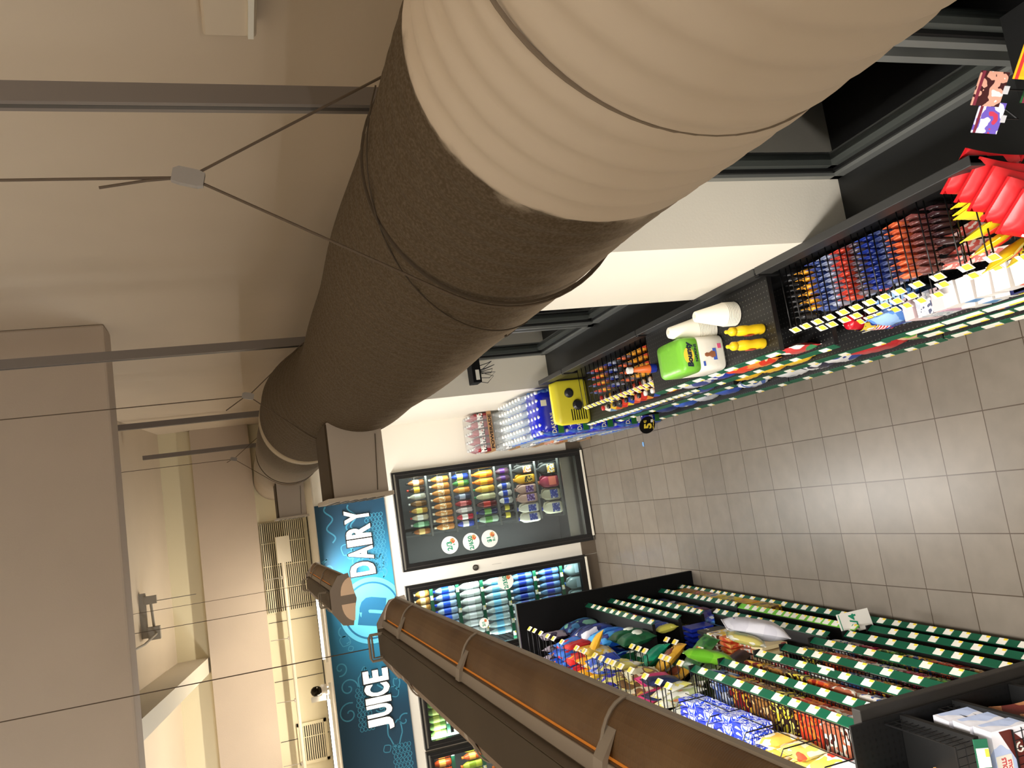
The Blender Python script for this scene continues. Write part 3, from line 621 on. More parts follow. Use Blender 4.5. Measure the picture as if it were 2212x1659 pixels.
# ---------------------------------------------------------------- window-side unit
RX = .475
g = empty('shelf_unit', (0, 0, 0)); tag(g, 'long black shelf unit standing against the window wall', 'shelves')
MB().box(.845, .868, 1.95, 6.2, .0, 1.17).obj('back_panel', PEG_SIDE, g)
tr = MB()
for a, b_ in ((1.95, 3.165), (3.175, 4.415), (4.425, 5.675), (5.685, 6.2)): tr.box(.835, .872, a, b_, 1.09, 1.172)
tr.mt(1)
for y in (3.17, 4.42, 5.68): tr.box(.828, .874, y - .018, y + .018, 1.05, 1.165)
tr.obj('top_rail', [mat('rail_charcoal', (44, 44, 43), .4), BLACK], g, bevel=.003)
MB().box(.50, .845, 1.95, 6.2, 0, .12).obj('base', BLACK, g)
rnd = random.Random(11)
def rshelf(y0, y1, z, x=RX, pitch=.09, tagw=.055, uprz=None):
    MB().box(x, .842, y0 + .004, y1 - .004, z - .025, z).obj('shelf', PEG_FLAT, g)
    m = MB(); rail(m, y0 + .004, y1 - .004, x - .002, z + .003, -1, rnd, pitch, tagw); m.obj('price_rail', RAILM, g)
rshelf(3.17, 4.42, 1.11, pitch=.075, tagw=.085)
for z, x in ((.80, RX), (.50, RX), (.145, .455)): rshelf(3.17, 4.42, z, x, .13, .06)
for z, x in ((.53, RX), (.31, RX), (.145, .46)): rshelf(1.95, 3.17, z, x, .012 if z > .5 else .03 if z > .3 else .10, .20 if z > .5 else .1)
for z, x in ((.82, RX), (.55, RX), (.145, .455)): rshelf(4.42, 6.2, z, x, .02 if z > .8 else .2, .06)
MB().box(.49, .84, 6.19, 6.2, .12, .85).obj('side_panel', BLACK, g)
# black display case at the near end of the unit
dc = empty('display_case', (.97, 1.38, 0)); tag(dc, 'black display case at the near end of the window shelf unit', 'display case')
MB().box(-.16, .17, -.24, .24, 0, 1.30).obj('case_body', BLK2, dc); MB().box(-.17, .175, -.25, .25, 1.30, 1.32).obj('case_top', BLACK, dc)
# ---------------------------------------------------------------- island unit (turned 1.4 degrees)
YAW = -math.atan(.0248)
def LG(u, v, z=0): return (-1.0 + .0248 * (v - 5) + u, v, z)
isl = empty('shelf_unit', LG(0, 5), (0, 0, YAW)); tag(isl, 'long black island shelf unit full of sweets and snacks', 'shelves')
def iv(v): return v - 5.0
MB().box(-.44, -.42, iv(2.7), iv(6.36), 0, 1.56).obj('back_panel', PEG_SIDE, isl)
MB().box(-.42, -.02, iv(2.7), iv(6.36), 0, .11).obj('base', BLACK, isl)
MB().box(-.86, .115, iv(6.36), iv(6.40), 0, 1.575).obj('end_panel', BLK2, isl); MB().box(-.86, .118, iv(6.358), iv(6.402), 1.575, 1.58).obj('end_trim', CHROME, isl)
MB().box(-.86, .115, iv(2.615), iv(2.66), 0, 1.49).obj('end_panel', mat('end_panel_dark', (34, 31, 28), .5), isl, bevel=.003)
st = mat('slot_steel', (120, 118, 114), .4, .6)
MB().box(-.45, -.41, iv(2.62), iv(2.70), 0, 1.60).box(-.45, -.41, iv(3.96), iv(4.0), 0, 1.56).box(-.45, -.41, iv(5.19), iv(5.23), 0, 1.56).obj('uprights', st, isl)
def ishelf(v0, v1, z, u=0.0, depth=.40, pitch=.06, tagw=.05, lime=False, wire=False):
    if wire:
        q = MB(); n = int((v1 - v0) / .026)
        for i in range(n + 1): yy = iv(v0) + .01 + (v1 - v0 - .02) * i / n; q.box(u - depth, u - .012, yy - .0016, yy + .0016, z - .004, z)
        for k in (.012, depth * .5, depth): q.box(u - k - .004, u - k, iv(v0), iv(v1), z - .009, z - .004)
        q.box(u - depth, u - .008, iv(v0), iv(v0) + .01, z - .03, z); q.obj('wire_shelf', WIRE, isl)
    else: MB().box(u - depth, u - .003, iv(v0) + .004, iv(v1) - .004, z - .022, z).obj('shelf', BLACK, isl)
    m = MB(); rail(m, iv(v0) + .003, iv(v1) - .003, u, z + .004, 1, rnd, pitch, tagw, hh=.034, tilt=.022)
    m.box(u - .012, u + .024, iv(v1) - .004, iv(v1) + .008, z - .034, z + .006); m.obj('price_rail', [BLACK, LIME if lime else GREEN, WHITE, YEL], isl)
for v0, v1, z, k in ((2.66, 6.36, .15, {}), (5.2, 6.36, .335, {}), (4.0, 5.18, .34, dict(lime=True, pitch=.03)), (5.2, 6.36, .62, {}), (4.0, 5.18, .54, {}), (5.2, 6.36, .80, {}), (5.2, 6.36, 1.0, {})):
    ishelf(v0, v1, z, **k)
for z in (.30, .465): ishelf(2.66, 3.95, z, pitch=.08)
for z in (.665, .855, 1.02, 1.24, 1.415): ishelf(2.66, 3.98, z, wire=True, pitch=.085, tagw=.06)
# divider wires standing on the top candy shelf
dv = MB()
for v in (2.75, 3.0, 3.26, 3.55, 3.85):
    y = iv(v); dv.tube([(-.10, y, 1.42), (-.10, y, 1.58), (-.13, y, 1.60), (-.37, y, 1.60), (-.40, y, 1.58), (-.40, y, 1.42)], .0028, 6)
    for k in range(9): dv.tube([(-.13 - k * .03, y, 1.42), (-.13 - k * .03, y, 1.60)], .0014, 4)
dv.tube([(-.10, iv(2.68), 1.475), (-.10, iv(3.96), 1.475)], .002, 5)
dv.obj('wire_dividers', WIRE, isl)
# end cap facing the camera
ec = empty('end_cap_shelves', LG(0, 2.6), (0, 0, YAW)); tag(ec, 'black end cap with donut and roll bags facing the camera', 'shelves')
MB().box(-.86, .08, -.01, 0, 0, 1.56).obj('pegboard_back', PEG_FRONT, ec)
MB().box(-.86, .04, -.34, -.01, 0, .12).obj('base', BLACK, ec)
for z in (.45, .82, 1.10, 1.345):
    MB().box(-.86, .075, -.335, -.012, z - .02, z).obj('shelf', BLACK, ec)
    m = MB(); rail(m, -.07, .86, 0, z + .004, -1, rnd, .12, .06, hh=.036, tilt=.02)
    o = m.obj('price_rail', RAILM, ec, loc=(0, -.337, 0), rot=(0, 0, R(90)))
    if z > 1:
        q = MB(); zz = z + .075
        q.tube([(-.86, -.33, zz), (.06, -.33, zz), (.06, -.02, zz)], .0035, 6); q.tube([(-.86, -.33, z + .035), (.06, -.33, z + .035), (.06, -.02, z + .035)], .002, 5)
        for i in range(36): q.tube([(-.86 + i * .026, -.33, z), (-.86 + i * .026, -.33, zz)], .0014, 4)
        for i in range(12): q.tube([(.06, -.02 - i * .027, z), (.06, -.02 - i * .027, zz)], .0014, 4)
        q.obj('wire_basket', WIRE, ec)
# ================================================================== PRODUCT PROTOTYPES (front faces -Y, base at z=0)
def P_bottle(name, r_, h, body, cap, label, neck=.36, lz=(.30, .62), n=14, shape=None, rough=None, cap_r=None):
    cr = cap_r or r_ * neck
    prof = shape or [(r_ * .7, 0), (r_ * .96, .01), (r_, .05 * h), (r_, .58 * h), (r_ * .93, .66 * h), (r_ * .62, .80 * h), (cr * .85, .88 * h), (cr * .85, .90 * h)]
    b = MB().lathe(prof, n).mesh('body', body, True); c = MB().lathe([(cr, .895 * h), (cr, .99 * h), (cr * .9, h)], 12).mesh('cap', cap, True)
    parts = [('body', b), ('cap', c)]
    if label: parts.append(('label', MB().rings([[((r_ * 1.012) * math.cos(2 * math.pi * i / n), (r_ * 1.012) * math.sin(2 * math.pi * i / n), z * h) for i in range(n)] for z in lz], cap=False).mesh('label', label, True)))
    return proto(name, parts)
def P_box(name, w_, d, h, m, lab=None, labm=None, txt=None, txm=None, bev=False):
    parts = [('carton', MB().box(-w_ / 2, w_ / 2, -d / 2, d / 2, 0, h).mesh('carton', m))]
    if lab: x0, x1, z0, z1 = lab; parts.append(('label', MB().box(w_ * x0, w_ * x1, -d / 2 - .001, -d / 2, h * z0, h * z1).mesh('label', labm)))
    if txt: parts.append(('lettering', moved(text_mesh(txt, txm, w_ * .72, h * .24, .001, .03), (0, -d / 2 - .0012, h * .6))))
    return proto(name, parts)
def P_bag(name, w_, h, t, m, txt=None, txm=None, win=None, seed=0, sub=None, fit=None):
    parts = [('pouch', MB().pillow(w_, h, t, seed=seed).mesh('pouch', m, True))]
    for z in (-.004, h - .004): parts.append(('crimped_edge', MB().box(-w_ / 2, w_ / 2, -.0015, .0015, z, z + .010).mesh('crimped_edge', m)))
    if win: parts.append(('printed_panel', MB().lathe([(w_ * .30, -.0), (w_ * .26, .008), (w_ * .1, .012)], 18, sx=1, sy=.8).mesh('printed_panel', win, True)))
    if win: me = parts[-1][1]; me.transform(Matrix.Translation((0, -t / 2 + .004, h * .42)) @ Matrix.Rotation(R(90), 4, 'X'))
    if txt: parts.append(('lettering', moved(text_mesh(txt, txm, *(fit or (w_ * .74, h * .17)), .0015, .05), (0, -t / 2 * 1.10 - .002, h * .62))))
    return proto(name, parts)
def P_jug(name, w_, d, h, m, cap, label):
    b = MB().sup([(w_ * .44, d * .44, 0), (w_ / 2, d / 2, .02), (w_ / 2, d / 2, h * .58), (w_ * .44, d * .42, h * .72), (w_ * .22, d * .24, h * .86), (.017, .017, h * .92), (.017, .017, h * .95)], 20, .55).mesh('jug_body', m, True)
    hd = MB().tube([(w_ * .16, -d * .10, h * .87), (w_ * .42, -d * .12, h * .82), (w_ * .50, -d * .12, h * .68), (w_ * .44, -d * .12, h * .56)], .011, 8).mesh('jug_handle', m, True)
    c = MB().lathe([(.021, h * .93), (.021, h * .99), (.018, h)], 14).mesh('cap', cap, True)
    l = MB().box(-w_ * .36, w_ * .36, -d / 2 - .0015, -d / 2 + .001, h * .14, h * .50).mesh('label', label)
    return proto(name, [('jug_body', b), ('jug_handle', hd), ('cap', c), ('label', l)])
def C(*a, **k): return mat('c_%d_%d_%d' % a + ('_%s' % k.get('rough', '')), a, **dict({'rough': .35}, **k))
def see(name, c, a=.55): return mat(name, c, .08, alpha=a, spec=.7)
# ================================================================== COOLER CONTENTS
def racks(name, x0, x1, zs, label, green):
    r = empty(name, ((x0 + x1) / 2, 8.8, 0)); tag(r, label, 'shelves', 'shelf racks inside the cooler'); c = (x0 + x1) / 2
    for z in zs:
        q = MB(); q.box(x0 - c, x1 - c, -.30, -.285, z - .02, z); q.box(x0 - c, x1 - c, .29, .30, z - .01, z)
        n = int((x1 - x0) / .04)
        for i in range(n + 1): q.box(x0 - c + i * .04, x0 - c + i * .04 + .004, -.29, .29, z - .006, z)
        q.obj('shelf', WIRE if green else mat('shelf_grey_wire', (120, 122, 120), .4, .3), r)
        if green:
            m = MB(); rail(m, -(x1 - x0) / 2, (x1 - x0) / 2, 0, 0, -1, rnd, .13, .045, hh=.034, tilt=.004); m.obj('price_rail', RAILM, r, loc=(0, -.302, z + .004), rot=(0, 0, R(90)))
    for x in (x0, x1 - .02):
        MB().box(x - c, x - c + .02, .28, .30, .05, 2.05).obj('upright', mat('rack_upright', (70, 72, 72), .4, .4), r)
    return r
racks('cooler_rack', -.30, .43, (1.715, 1.45, 1.235, .965, .78, .505, .235), 'wire shelf rack holding milk and tea behind the right cooler door', False)
racks('cooler_rack', -2.28, -.82, (1.815, 1.54, 1.28, .995, .69, .385, .08), 'shelf rack with green price strips behind the water cooler doors', True)
racks('cooler_rack', -3.9, -2.36, (1.81, 1.50, 1.2, .9), 'shelf rack with green price strips behind the far left cooler doors', True)
AMB = C(196, 128, 58); BRN = C(120, 66, 26); CLR = see('clear_plastic', (215, 232, 232), .5); WL = C(238, 232, 220); BLU = C(30, 70, 170)
tea = P_bottle('tea_bottle', .032, .215, AMB, C(235, 225, 200), pm('tea_label', [(240, 220, 180), (214, 150, 80), (250, 240, 220)], 40))
def small(nm, body, cap, lab, h=.19, r_=.031): return P_bottle(nm, r_, h, body, cap, lab)
RIGHT = 'behind the right cooler door'
def row(items, z, x_start, step, y, where, cat='bottle', grp=None, dy=0.0, fmt='from the right'):
    cnt = {}
    for i, (pr, desc) in enumerate(items):
        inst(pr, (x_start - step * i, y + random.uniform(-.004, .004), z + .001), random.uniform(-.15, .15), '%s, %s %s on %s' % (desc, ORD[i], fmt, where), cat, grp)
WCAP = C(240, 240, 236)
r1 = [small('drink_bottle', C(150, 96, 50), C(30, 30, 30), C(230, 220, 190)), small('drink_bottle', C(60, 44, 36), C(200, 60, 40), C(240, 190, 60)), small('drink_bottle', C(190, 186, 170), C(210, 210, 200), C(200, 206, 196)), small('drink_bottle', C(104, 74, 40), WCAP, C(150, 110, 60)), small('drink_bottle', C(196, 150, 70), C(120, 60, 30), C(240, 226, 120)), small('drink_bottle', C(200, 190, 160), C(190, 50, 40), C(235, 235, 225)), small('drink_bottle', C(90, 150, 110), C(230, 230, 230), C(170, 220, 180)), small('drink_bottle', C(150, 90, 40), C(30, 30, 30), C(210, 180, 110))]
r1n = ['brown drink bottle with pale label', 'dark bottle with red cap and yellow label', 'grey milky bottle', 'brown glass looking bottle with white cap', 'golden bottle with brown cap', 'pale bottle with red cap', 'green labelled drink bottle', 'amber bottle with black cap']
row(list(zip(r1, r1n)), 1.715, .265, .072, 8.57, 'the top shelf ' + RIGHT)
row([(tea, 'orange brown iced tea bottle')] * 8, 1.45, .27, .071, 8.57, 'the second shelf ' + RIGHT, grp='iced tea bottles in the right cooler')
r3 = [small('drink_bottle', C(40, 70, 170), WCAP, C(236, 226, 120), .2), small('drink_bottle', C(60, 120, 60), C(220, 70, 50), C(190, 200, 80), .2), small('drink_bottle', C(220, 140, 60), C(240, 210, 60), C(236, 180, 90), .2), small('drink_bottle', C(60, 66, 90), C(30, 30, 40), C(170, 180, 200), .2), small('drink_bottle', C(150, 30, 40), C(30, 30, 30), C(220, 120, 120), .2), small('drink_bottle', C(205, 190, 190), C(200, 40, 50), C(240, 236, 230), .2), small('drink_bottle', C(190, 40, 60), WCAP, C(245, 240, 235), .2), small('drink_bottle', C(60, 80, 180), C(30, 60, 190), C(240, 240, 240), .2)]
row(list(zip(r3, ['blue bottle with pale yellow label', 'green and red capped bottle', 'orange bottle with yellow cap', 'dark bottle with grey label', 'dark red bottle with pink label', 'white bottle with red cap', 'red bottle with white label', 'blue bottle with blue cap'])), 1.235, .268, .071, 8.57, 'the third shelf ' + RIGHT)
oj = P_bottle('juice_bottle', .036, .24, C(232, 132, 36), C(236, 120, 30), C(246, 190, 60)); gj = P_bottle('juice_bottle', .036, .24, C(226, 170, 60), C(30, 130, 84), C(250, 210, 90)); gj2 = P_bottle('juice_bottle', .036, .24, C(196, 190, 150), C(30, 130, 84), C(214, 216, 170))
rj = P_bottle('juice_bottle', .036, .24, C(90, 14, 22), C(20, 20, 20), C(190, 50, 40)); bj = P_bottle('juice_bottle', .036, .24, C(26, 30, 80), C(40, 60, 170), C(120, 170, 90)); cj = P_bottle('juice_bottle', .036, .24, C(170, 190, 170), C(60, 110, 160), C(90, 150, 70))
row([(oj, 'orange juice bottle'), (oj, 'orange juice bottle'), (gj, 'yellow orange juice bottle with green cap'), (gj2, 'pale juice bottle with green cap'), (rj, 'dark red juice bottle'), (bj, 'dark blue juice bottle'), (cj, 'clear bottle with green label')], .965, .262, .080, 8.56, 'the fourth shelf ' + RIGHT)
pm5 = P_bottle('milk_bottle', .034, .165, C(96, 70, 84), C(70, 50, 60), C(80, 40, 110)); wm5 = P_bottle('milk_bottle', .034, .165, C(240, 238, 230), C(30, 60, 190), C(40, 76, 190)); bk5 = P_bottle('coffee_bottle', .030, .165, C(24, 22, 20), C(30, 28, 26), C(214, 200, 60))
row([(pm5, 'dark purple brown milk bottle'), (pm5, 'dark purple brown milk bottle'), (wm5, 'white milk bottle with blue cap'), (wm5, 'white milk bottle with blue cap'), (wm5, 'white milk bottle with blue cap'), (bk5, 'black bottle with yellow label'), (bk5, 'black bottle with yellow label')], .78, .262, .078, 8.56, 'the fifth shelf ' + RIGHT)
PURP = pm('choc_label', [(90, 50, 120), (160, 130, 200), (230, 220, 240)], 40); BLL = pm('milk_label', [(40, 60, 160), (70, 96, 190), (220, 226, 240)], 40)
def jug(m, cap, lab, h=.245, w_=.10): return P_jug('milk_jug', w_, .10, h, m, cap, lab)
jd = jug(C(52, 52, 50), C(60, 60, 60), pm('jl1', [(230, 120, 60), (240, 230, 210), (120, 40, 30)], 50)); jo = jug(C(236, 176, 40), C(240, 150, 30), pm('jl2', [(40, 36, 30), (240, 200, 90), (20, 20, 20)], 50)); jp = jug(C(206, 168, 152), C(170, 120, 110), PURP); jw = jug(C(240, 236, 216), C(30, 50, 170), BLL)
row([(jd, 'dark jug with orange label'), (jo, 'orange yellow drink jug'), (jp, 'pinkish chocolate milk jug'), (jp, 'pinkish chocolate milk jug'), (jw, 'white milk jug with blue label'), (jw, 'white milk jug with blue label')], .505, .25, .104, 8.56, 'the sixth shelf ' + RIGHT, 'jug')
g1 = jug(C(46, 48, 46), C(60, 60, 60), pm('jl3', [(220, 170, 60), (240, 240, 230), (60, 60, 60)], 50), .235, .13); g2 = jug(C(170, 60, 84), C(200, 120, 60), C(240, 130, 110), .235, .13); g3 = jug(C(196, 192, 164), C(160, 160, 150), BLL, .235, .13); g4 = jug(C(240, 236, 206), C(30, 50, 180), BLL, .235, .13)
row([(g1, 'dark see-through gallon jug'), (g2, 'pink red drink gallon jug'), (g3, 'cloudy pale gallon milk jug'), (g4, 'large white gallon milk jug with blue label')], .235, .225, .142, 8.56, 'the lowest shelf ' + RIGHT, 'jug')
# water doors
WAT = 'in the water cooler'
def water(h, r_, body, cap, lab): return P_bottle('water_bottle', r_, h, body, cap, lab, n=12, shape=[(r_ * .8, 0), (r_, .01), (r_ * .92, .12 * h), (r_, .2 * h), (r_ * .93, .3 * h), (r_, .42 * h), (r_, .6 * h), (r_ * .9, .70 * h), (r_ * .5, .84 * h), (.012, .9 * h)], cap_r=.0135)
w_amb = P_bottle('juice_bottle', .033, .16, C(220, 160, 80), C(235, 220, 180), C(250, 226, 170)); w_blu = water(.235, .033, see('clear_water_plastic', (170, 196, 226), .75), C(30, 60, 200), C(40, 84, 206))
w_clr = water(.235, .036, see('clear_white_plastic', (222, 232, 230), .7), WCAP, C(226, 232, 236)); w_lit = water(.25, .034, see('clear_pale_plastic', (206, 226, 230), .7), WCAP, C(120, 190, 226)); w_drk = water(.26, .033, see('clear_blue_plastic', (96, 140, 186), .8), C(236, 240, 244), C(24, 50, 150))
w_gal = P_jug('water_jug', .13, .13, .25, see('clear_jug_plastic', (150, 176, 180), .7), C(30, 90, 170), C(170, 200, 214))
for z, pr, desc, n, st, rowname, cat in ((1.815, w_amb, 'amber juice bottle', 9, .070, 'top', 'bottle'), (1.54, w_blu, 'water bottle with blue label and cap', 9, .070, 'second', 'bottle'), (1.28, w_clr, 'clear bottle with white label', 8, .076, 'third', 'bottle'),
                                      (.995, w_lit, 'clear water bottle with light blue label', 8, .073, 'fourth', 'bottle'), (.69, w_drk, 'dark blue labelled water bottle', 7, .070, 'fifth', 'bottle'), (.385, w_drk, 'dark blue labelled water bottle', 6, .070, 'sixth', 'bottle'), (.08, w_gal, 'clear water jug', 4, .14, 'lowest', 'jug')):
    for i in range(n): inst(pr, (-.865 - st * i - (.03 if cat == 'jug' else 0), 8.555 + (.03 if cat == 'jug' else 0), z + .001), random.uniform(-.2, .2), '%s, %s from the right on the %s green-edged shelf behind the water cooler door' % (desc, ORD[i], rowname), cat, '%ss on the %s shelf of the water cooler' % (cat, rowname))
# a second layer behind fills the shelves
for z, pr, n, st, rn in ((1.54, w_blu, 8, .070, 'second'), (1.28, w_clr, 7, .076, 'third'), (.995, w_lit, 7, .073, 'fourth'), (.69, w_drk, 5, .07, 'fifth')):
    for i in range(n): inst(pr, (-.88 - st * i, 8.635, z + .001), 0, 'water bottle standing in the row behind, %s from the right on the %s green-edged shelf' % (ORD[i], rn), 'bottle', 'rear row bottles on the %s shelf of the water cooler' % rn)
w_grn = water(.20, .036, C(150, 190, 110), C(60, 140, 60), C(216, 226, 130)); w_org = water(.20, .036, C(196, 76, 30), C(236, 120, 40), C(240, 170, 80)); w_dk = water(.2, .034, C(40, 16, 20), C(230, 220, 200), C(80, 30, 40)); w_yg = water(.22, .038, C(200, 206, 70), C(240, 120, 40), C(150, 170, 40))
for z, x0, prs, nm, grp in ((1.815, -1.88, [w_grn] * 6, 'green and yellow drink bottle', 'top'), (1.54, -1.88, [w_dk] * 6, 'dark drink bottle with white cap', 'second'), (1.28, -1.95, [w_dk, w_org, w_dk, w_org], 'dark or orange drink bottle', 'third')):
    for i, pr in enumerate(prs): inst(pr, (x0 - .072 * i, 8.555, z + .001), 0, '%s, %s from the right on the %s shelf behind the door next to the mullion' % (nm, ORD[i], grp), 'bottle', '%s row bottles behind the third cooler door' % grp)
for z, prs, nm, grp in ((1.81, [w_org] * 6, 'orange red drink bottle', 'top'), (1.50, [w_yg, w_org, w_yg, w_yg, w_org, w_yg], 'yellow green or orange drink bottle with orange cap', 'second'), (1.2, [w_dk, w_org, w_dk, w_org, w_dk, w_org], 'dark bottle with orange cap', 'third')):
    for i, pr in enumerate(prs): inst(pr, (-2.44 - .08 * i, 8.555, z + .001), 0, '%s, %s from the right on the %s shelf behind the far left cooler door' % (nm, ORD[i], grp), 'bottle', '%s row bottles behind the far left cooler door' % grp)
# ================================================================== DRINK CASES ON THE FLOOR
WRAP = mat('shrink_wrap', (225, 235, 238), .12, alpha=.22, spec=.9)
CARD = mat('cardboard', (176, 134, 92), .8); KRED = C(96, 16, 30)
def bot_me(r_, h, body, cap, lab):
    m = MB(); n = 10
    m.lathe([(r_ * .8, 0), (r_, .01), (r_ * .95, .3 * h), (r_, .35 * h), (r_, .62 * h), (r_ * .9, .7 * h), (r_ * .45, .86 * h), (.012, .9 * h)], n)
    m.mt(1); m.lathe([(.0145, .895 * h), (.0145, h)], 10); m.mt(2); m.rings([[(r_ * 1.02 * math.cos(2 * math.pi * i / n), r_ * 1.02 * math.sin(2 * math.pi * i / n), z) for i in range(n)] for z in (.36 * h, .62 * h)], cap=False)
    return m.mesh('bottle', [body, cap, lab], True)
def case(x0, x1, y0, y1, z0, h, bm_, nx, ny, label, grp, strip=None, wrapm=None, full=True, txt=None, txm=None, panel=None):
    r = empty('drink_case', ((x0 + x1) / 2, (y0 + y1) / 2, z0)); tag(r, label, 'drink case', grp); W, D = x1 - x0, y1 - y0
    for i in range(nx):
        for j in range(ny):
            if not full and not (j == 0 or i == 0): continue
            o = bpy.data.objects.new('bottle', bm_); col.objects.link(o); o.parent = r; o.location = (-W / 2 + W * (i + .5) / nx, -D / 2 + D * (j + .5) / ny, .006)
    if wrapm:
        q = MB(); e = .35
        q.sup([(W / 2 - .012, D / 2 - .012, .002), (W / 2 - .001, D / 2 - .001, .02), (W / 2 - .001, D / 2 - .001, h * .55), (W / 2 - .006, D / 2 - .006, h * .8), (W / 2 - .03, D / 2 - .03, h - .002)], 32, e); q.obj('shrink_wrap', wrapm, r, smooth=True)
    if strip:
        q = MB(); z_ = strip[1]; q.box(-W / 2 - .001, W / 2 + .001, -D / 2 - .002, -D / 2 + .001, 0.004, z_); q.box(-W / 2 - .002, -W / 2 + .001, -D / 2, D / 2, .004, z_); q.obj('cardboard_tray', strip[0], r)
    if txt:
        me = text_mesh(txt, txm, *(txt and (W * .86, strip[1] * .62)), .001, .03); o = bpy.data.objects.new('lettering', me); col.objects.link(o); o.parent = r; o.location = (0, -D / 2 - .0022, strip[1] * .5)
    if panel:
        for nm, mm, bx in panel: MB().box(*bx).obj(nm, mm, r)
    return r
KBLK = C(24, 22, 22)
pb_red = bot_me(.038, .235, see('red_drink', (150, 40, 50), .9), see('cap_clear', (216, 214, 210), .9), pm('pr_lab', [(30, 22, 24), (240, 236, 230), (170, 40, 50)], 30))
pb_gry = bot_me(.038, .235, see('grey_drink', (176, 178, 176), .8), see('cap_clear', (216, 214, 210), .9), pm('pg_lab', [(40, 42, 44), (240, 240, 240), (90, 96, 100)], 30)); pb_org = bot_me(.038, .235, see('orange_drink', (226, 150, 110), .9), C(236, 130, 60), pm('po_lab', [(30, 26, 30), (240, 236, 230), (226, 120, 60)], 30))
for k in range(5):
    z = .01 + k * .262
    bmk = (pb_gry, pb_org, pb_gry, pb_gry, pb_red)[k]
    case(.46, .865, 7.98, 8.25, z, .25, bmk, 5, 3, ['case of clear sports drinks at the bottom of the stack by the white wall', 'case of orange sports drinks, second from the floor by the white wall', 'case of grey sports drinks in the middle of the stack by the white wall', 'case of grey sports drinks just under the top red case', 'case of red sports drinks on top of the stack by the white wall, full brand name showing'][k], 'stack of sports drink cases', strip=(CARD, .052), wrapm=WRAP, full=k == 4, txt='POWERADE', txm=KBLK)
wb = bot_me(.03, .22, see('water_clear', (216, 228, 236), .55), WCAP, C(70, 120, 220)); wbd = bot_me(.03, .22, see('water_blue', (70, 110, 200), .8), C(230, 235, 245), pm('das_lab', [(30, 60, 160), (60, 110, 190), (200, 220, 240)], 30))
BWR = mat('blue_wrap', (20, 34, 190), .15, alpha=.9, spec=.8); SKY = C(50, 130, 214); LEAF = C(40, 120, 50)
for s, (ya, yb, nm) in enumerate(((7.12, 7.46, 'far'), (6.77, 7.11, 'middle'))):
    for k in range(5):
        p = []
        if s == 1: p = [('label_band', SKY, (-.206, .206, -.172, -.169, .03, .15)), ('barcode_label', WHITE, (.06, .11, -.1735, -.172, .06, .12)), ('green_print', LEAF, (.12, .18, -.1735, -.172, .07, .12)), ('white_label', WHITE, (-.12, -.02, -.174, -.172, .02, .17))]
        case(.44, .85, ya, yb, .005 + k * .231, .225, wb, 6, 4, 'clear wrapped case of water bottles, %s from the floor in the %s water stack' % (ORD[k], nm), 'stacks of clear water cases', wrapm=WRAP, full=k == 4, panel=p)
for k in range(5):
    p = [('barcode_label', WHITE, (.05, .10, -.171, -.169, .15, .20)), ('leaf_print', LEAF, (-.19, -.05, -.1715, -.170, .03, .08)), ('white_print', WHITE, (-.02, .12, -.1712, -.170, .105, .112)), ('white_print', WHITE, (-.02, .10, -.1712, -.170, .085, .092))]
    rr_ = case(.43, .84, 6.39, 6.72, .005 + k * .226, .22, wbd, 6, 4, 'deep blue wrapped case of water with green leaf print, %s from the floor' % ORD[k], 'stack of blue water cases', wrapm=BWR, full=k == 4, panel=p)
    me = text_mesh('DASANI', WHITE, .17, .04, .001, .02); o = bpy.data.objects.new('lettering', me); col.objects.link(o); o.parent = rr_; o.location = (-.10, -.1715, .115)
# ================================================================== WINDOW-SIDE UNIT GOODS
CUP = mat('foam_cup_white', (244, 240, 226), .7)
def cupstack(x, y, z, n, label, r_=.062, h=.15):
    r = empty('cup_stack', (x, y, z)); tag(r, label, 'cups', 'foam cup stacks')
    for i in range(n):
        MB().lathe([(r_ * 1.02, 0), (r_ * 1.05, .004), (r_ * 1.02, .008), (r_ * .46, h), (r_ * .40, h + .003)], 28, c=(0, 0, i * .009)).obj('foam_cup', CUP, r, smooth=True)
    MB().lathe([(.009, 0), (.009, .006)], 10, c=(0, 0, (n - 1) * .009 + h)).obj('mould_mark', C(222, 214, 196), r)
cupstack(.70, 3.70, 1.112, 12, 'stack of upturned white foam cups touching the napkin pack')
cupstack(.725, 3.47, 1.112, 8, 'stack of upturned white foam cups nearer the mustard bottles', r_=.058, h=.16)
nk = empty('napkin_pack', (.565, 3.74, 1.112)); tag(nk, 'plastic wrapped pack of paper napkins with bright green end beside the foam cups', 'napkins')
NKW = mat('napkin_white', (238, 234, 222), .4, bump=.4, bscale=30); NKG = pm('napkin_green', [(120, 190, 60), (128, 200, 66)], 10)
MB().sup([(.085, .125, 0), (.092, .13, .01), (.092, .13, .14), (.088, .126, .151)], 28, .28).obj('napkins', NKW, nk, smooth=True)
MB().sup([(.088, .126, .150), (.093, .131, .155), (.092, .13, .235), (.086, .122, .248), (.05, .08, .252)], 28, .28).obj('green_wrapper', NKG, nk, smooth=True)
def put(me, par, loc, rot=(0, 0, 0), nm=None):
    o = bpy.data.objects.new(nm or me.name.split('.')[0], me); col.objects.link(o); o.parent = par; o.location = loc; o.rotation_euler = rot; return o
NVY = mat('ink_navy', (24, 30, 60), .5)
put(MB().lathe([(.042, 0), (.042, .001)], 24, sy=.7).mesh('logo_disc', C(236, 214, 70)), nk, (-.005, -.1315, .212), (R(90), 0, 0)); put(text_mesh('Bounty', NVY, .13, .042, .001, .045, .15), nk, (0, -.1335, .207))
put(text_mesh('NAPKINS', NVY, .09, .015, .001, .03), nk, (.005, -.1335, .172))
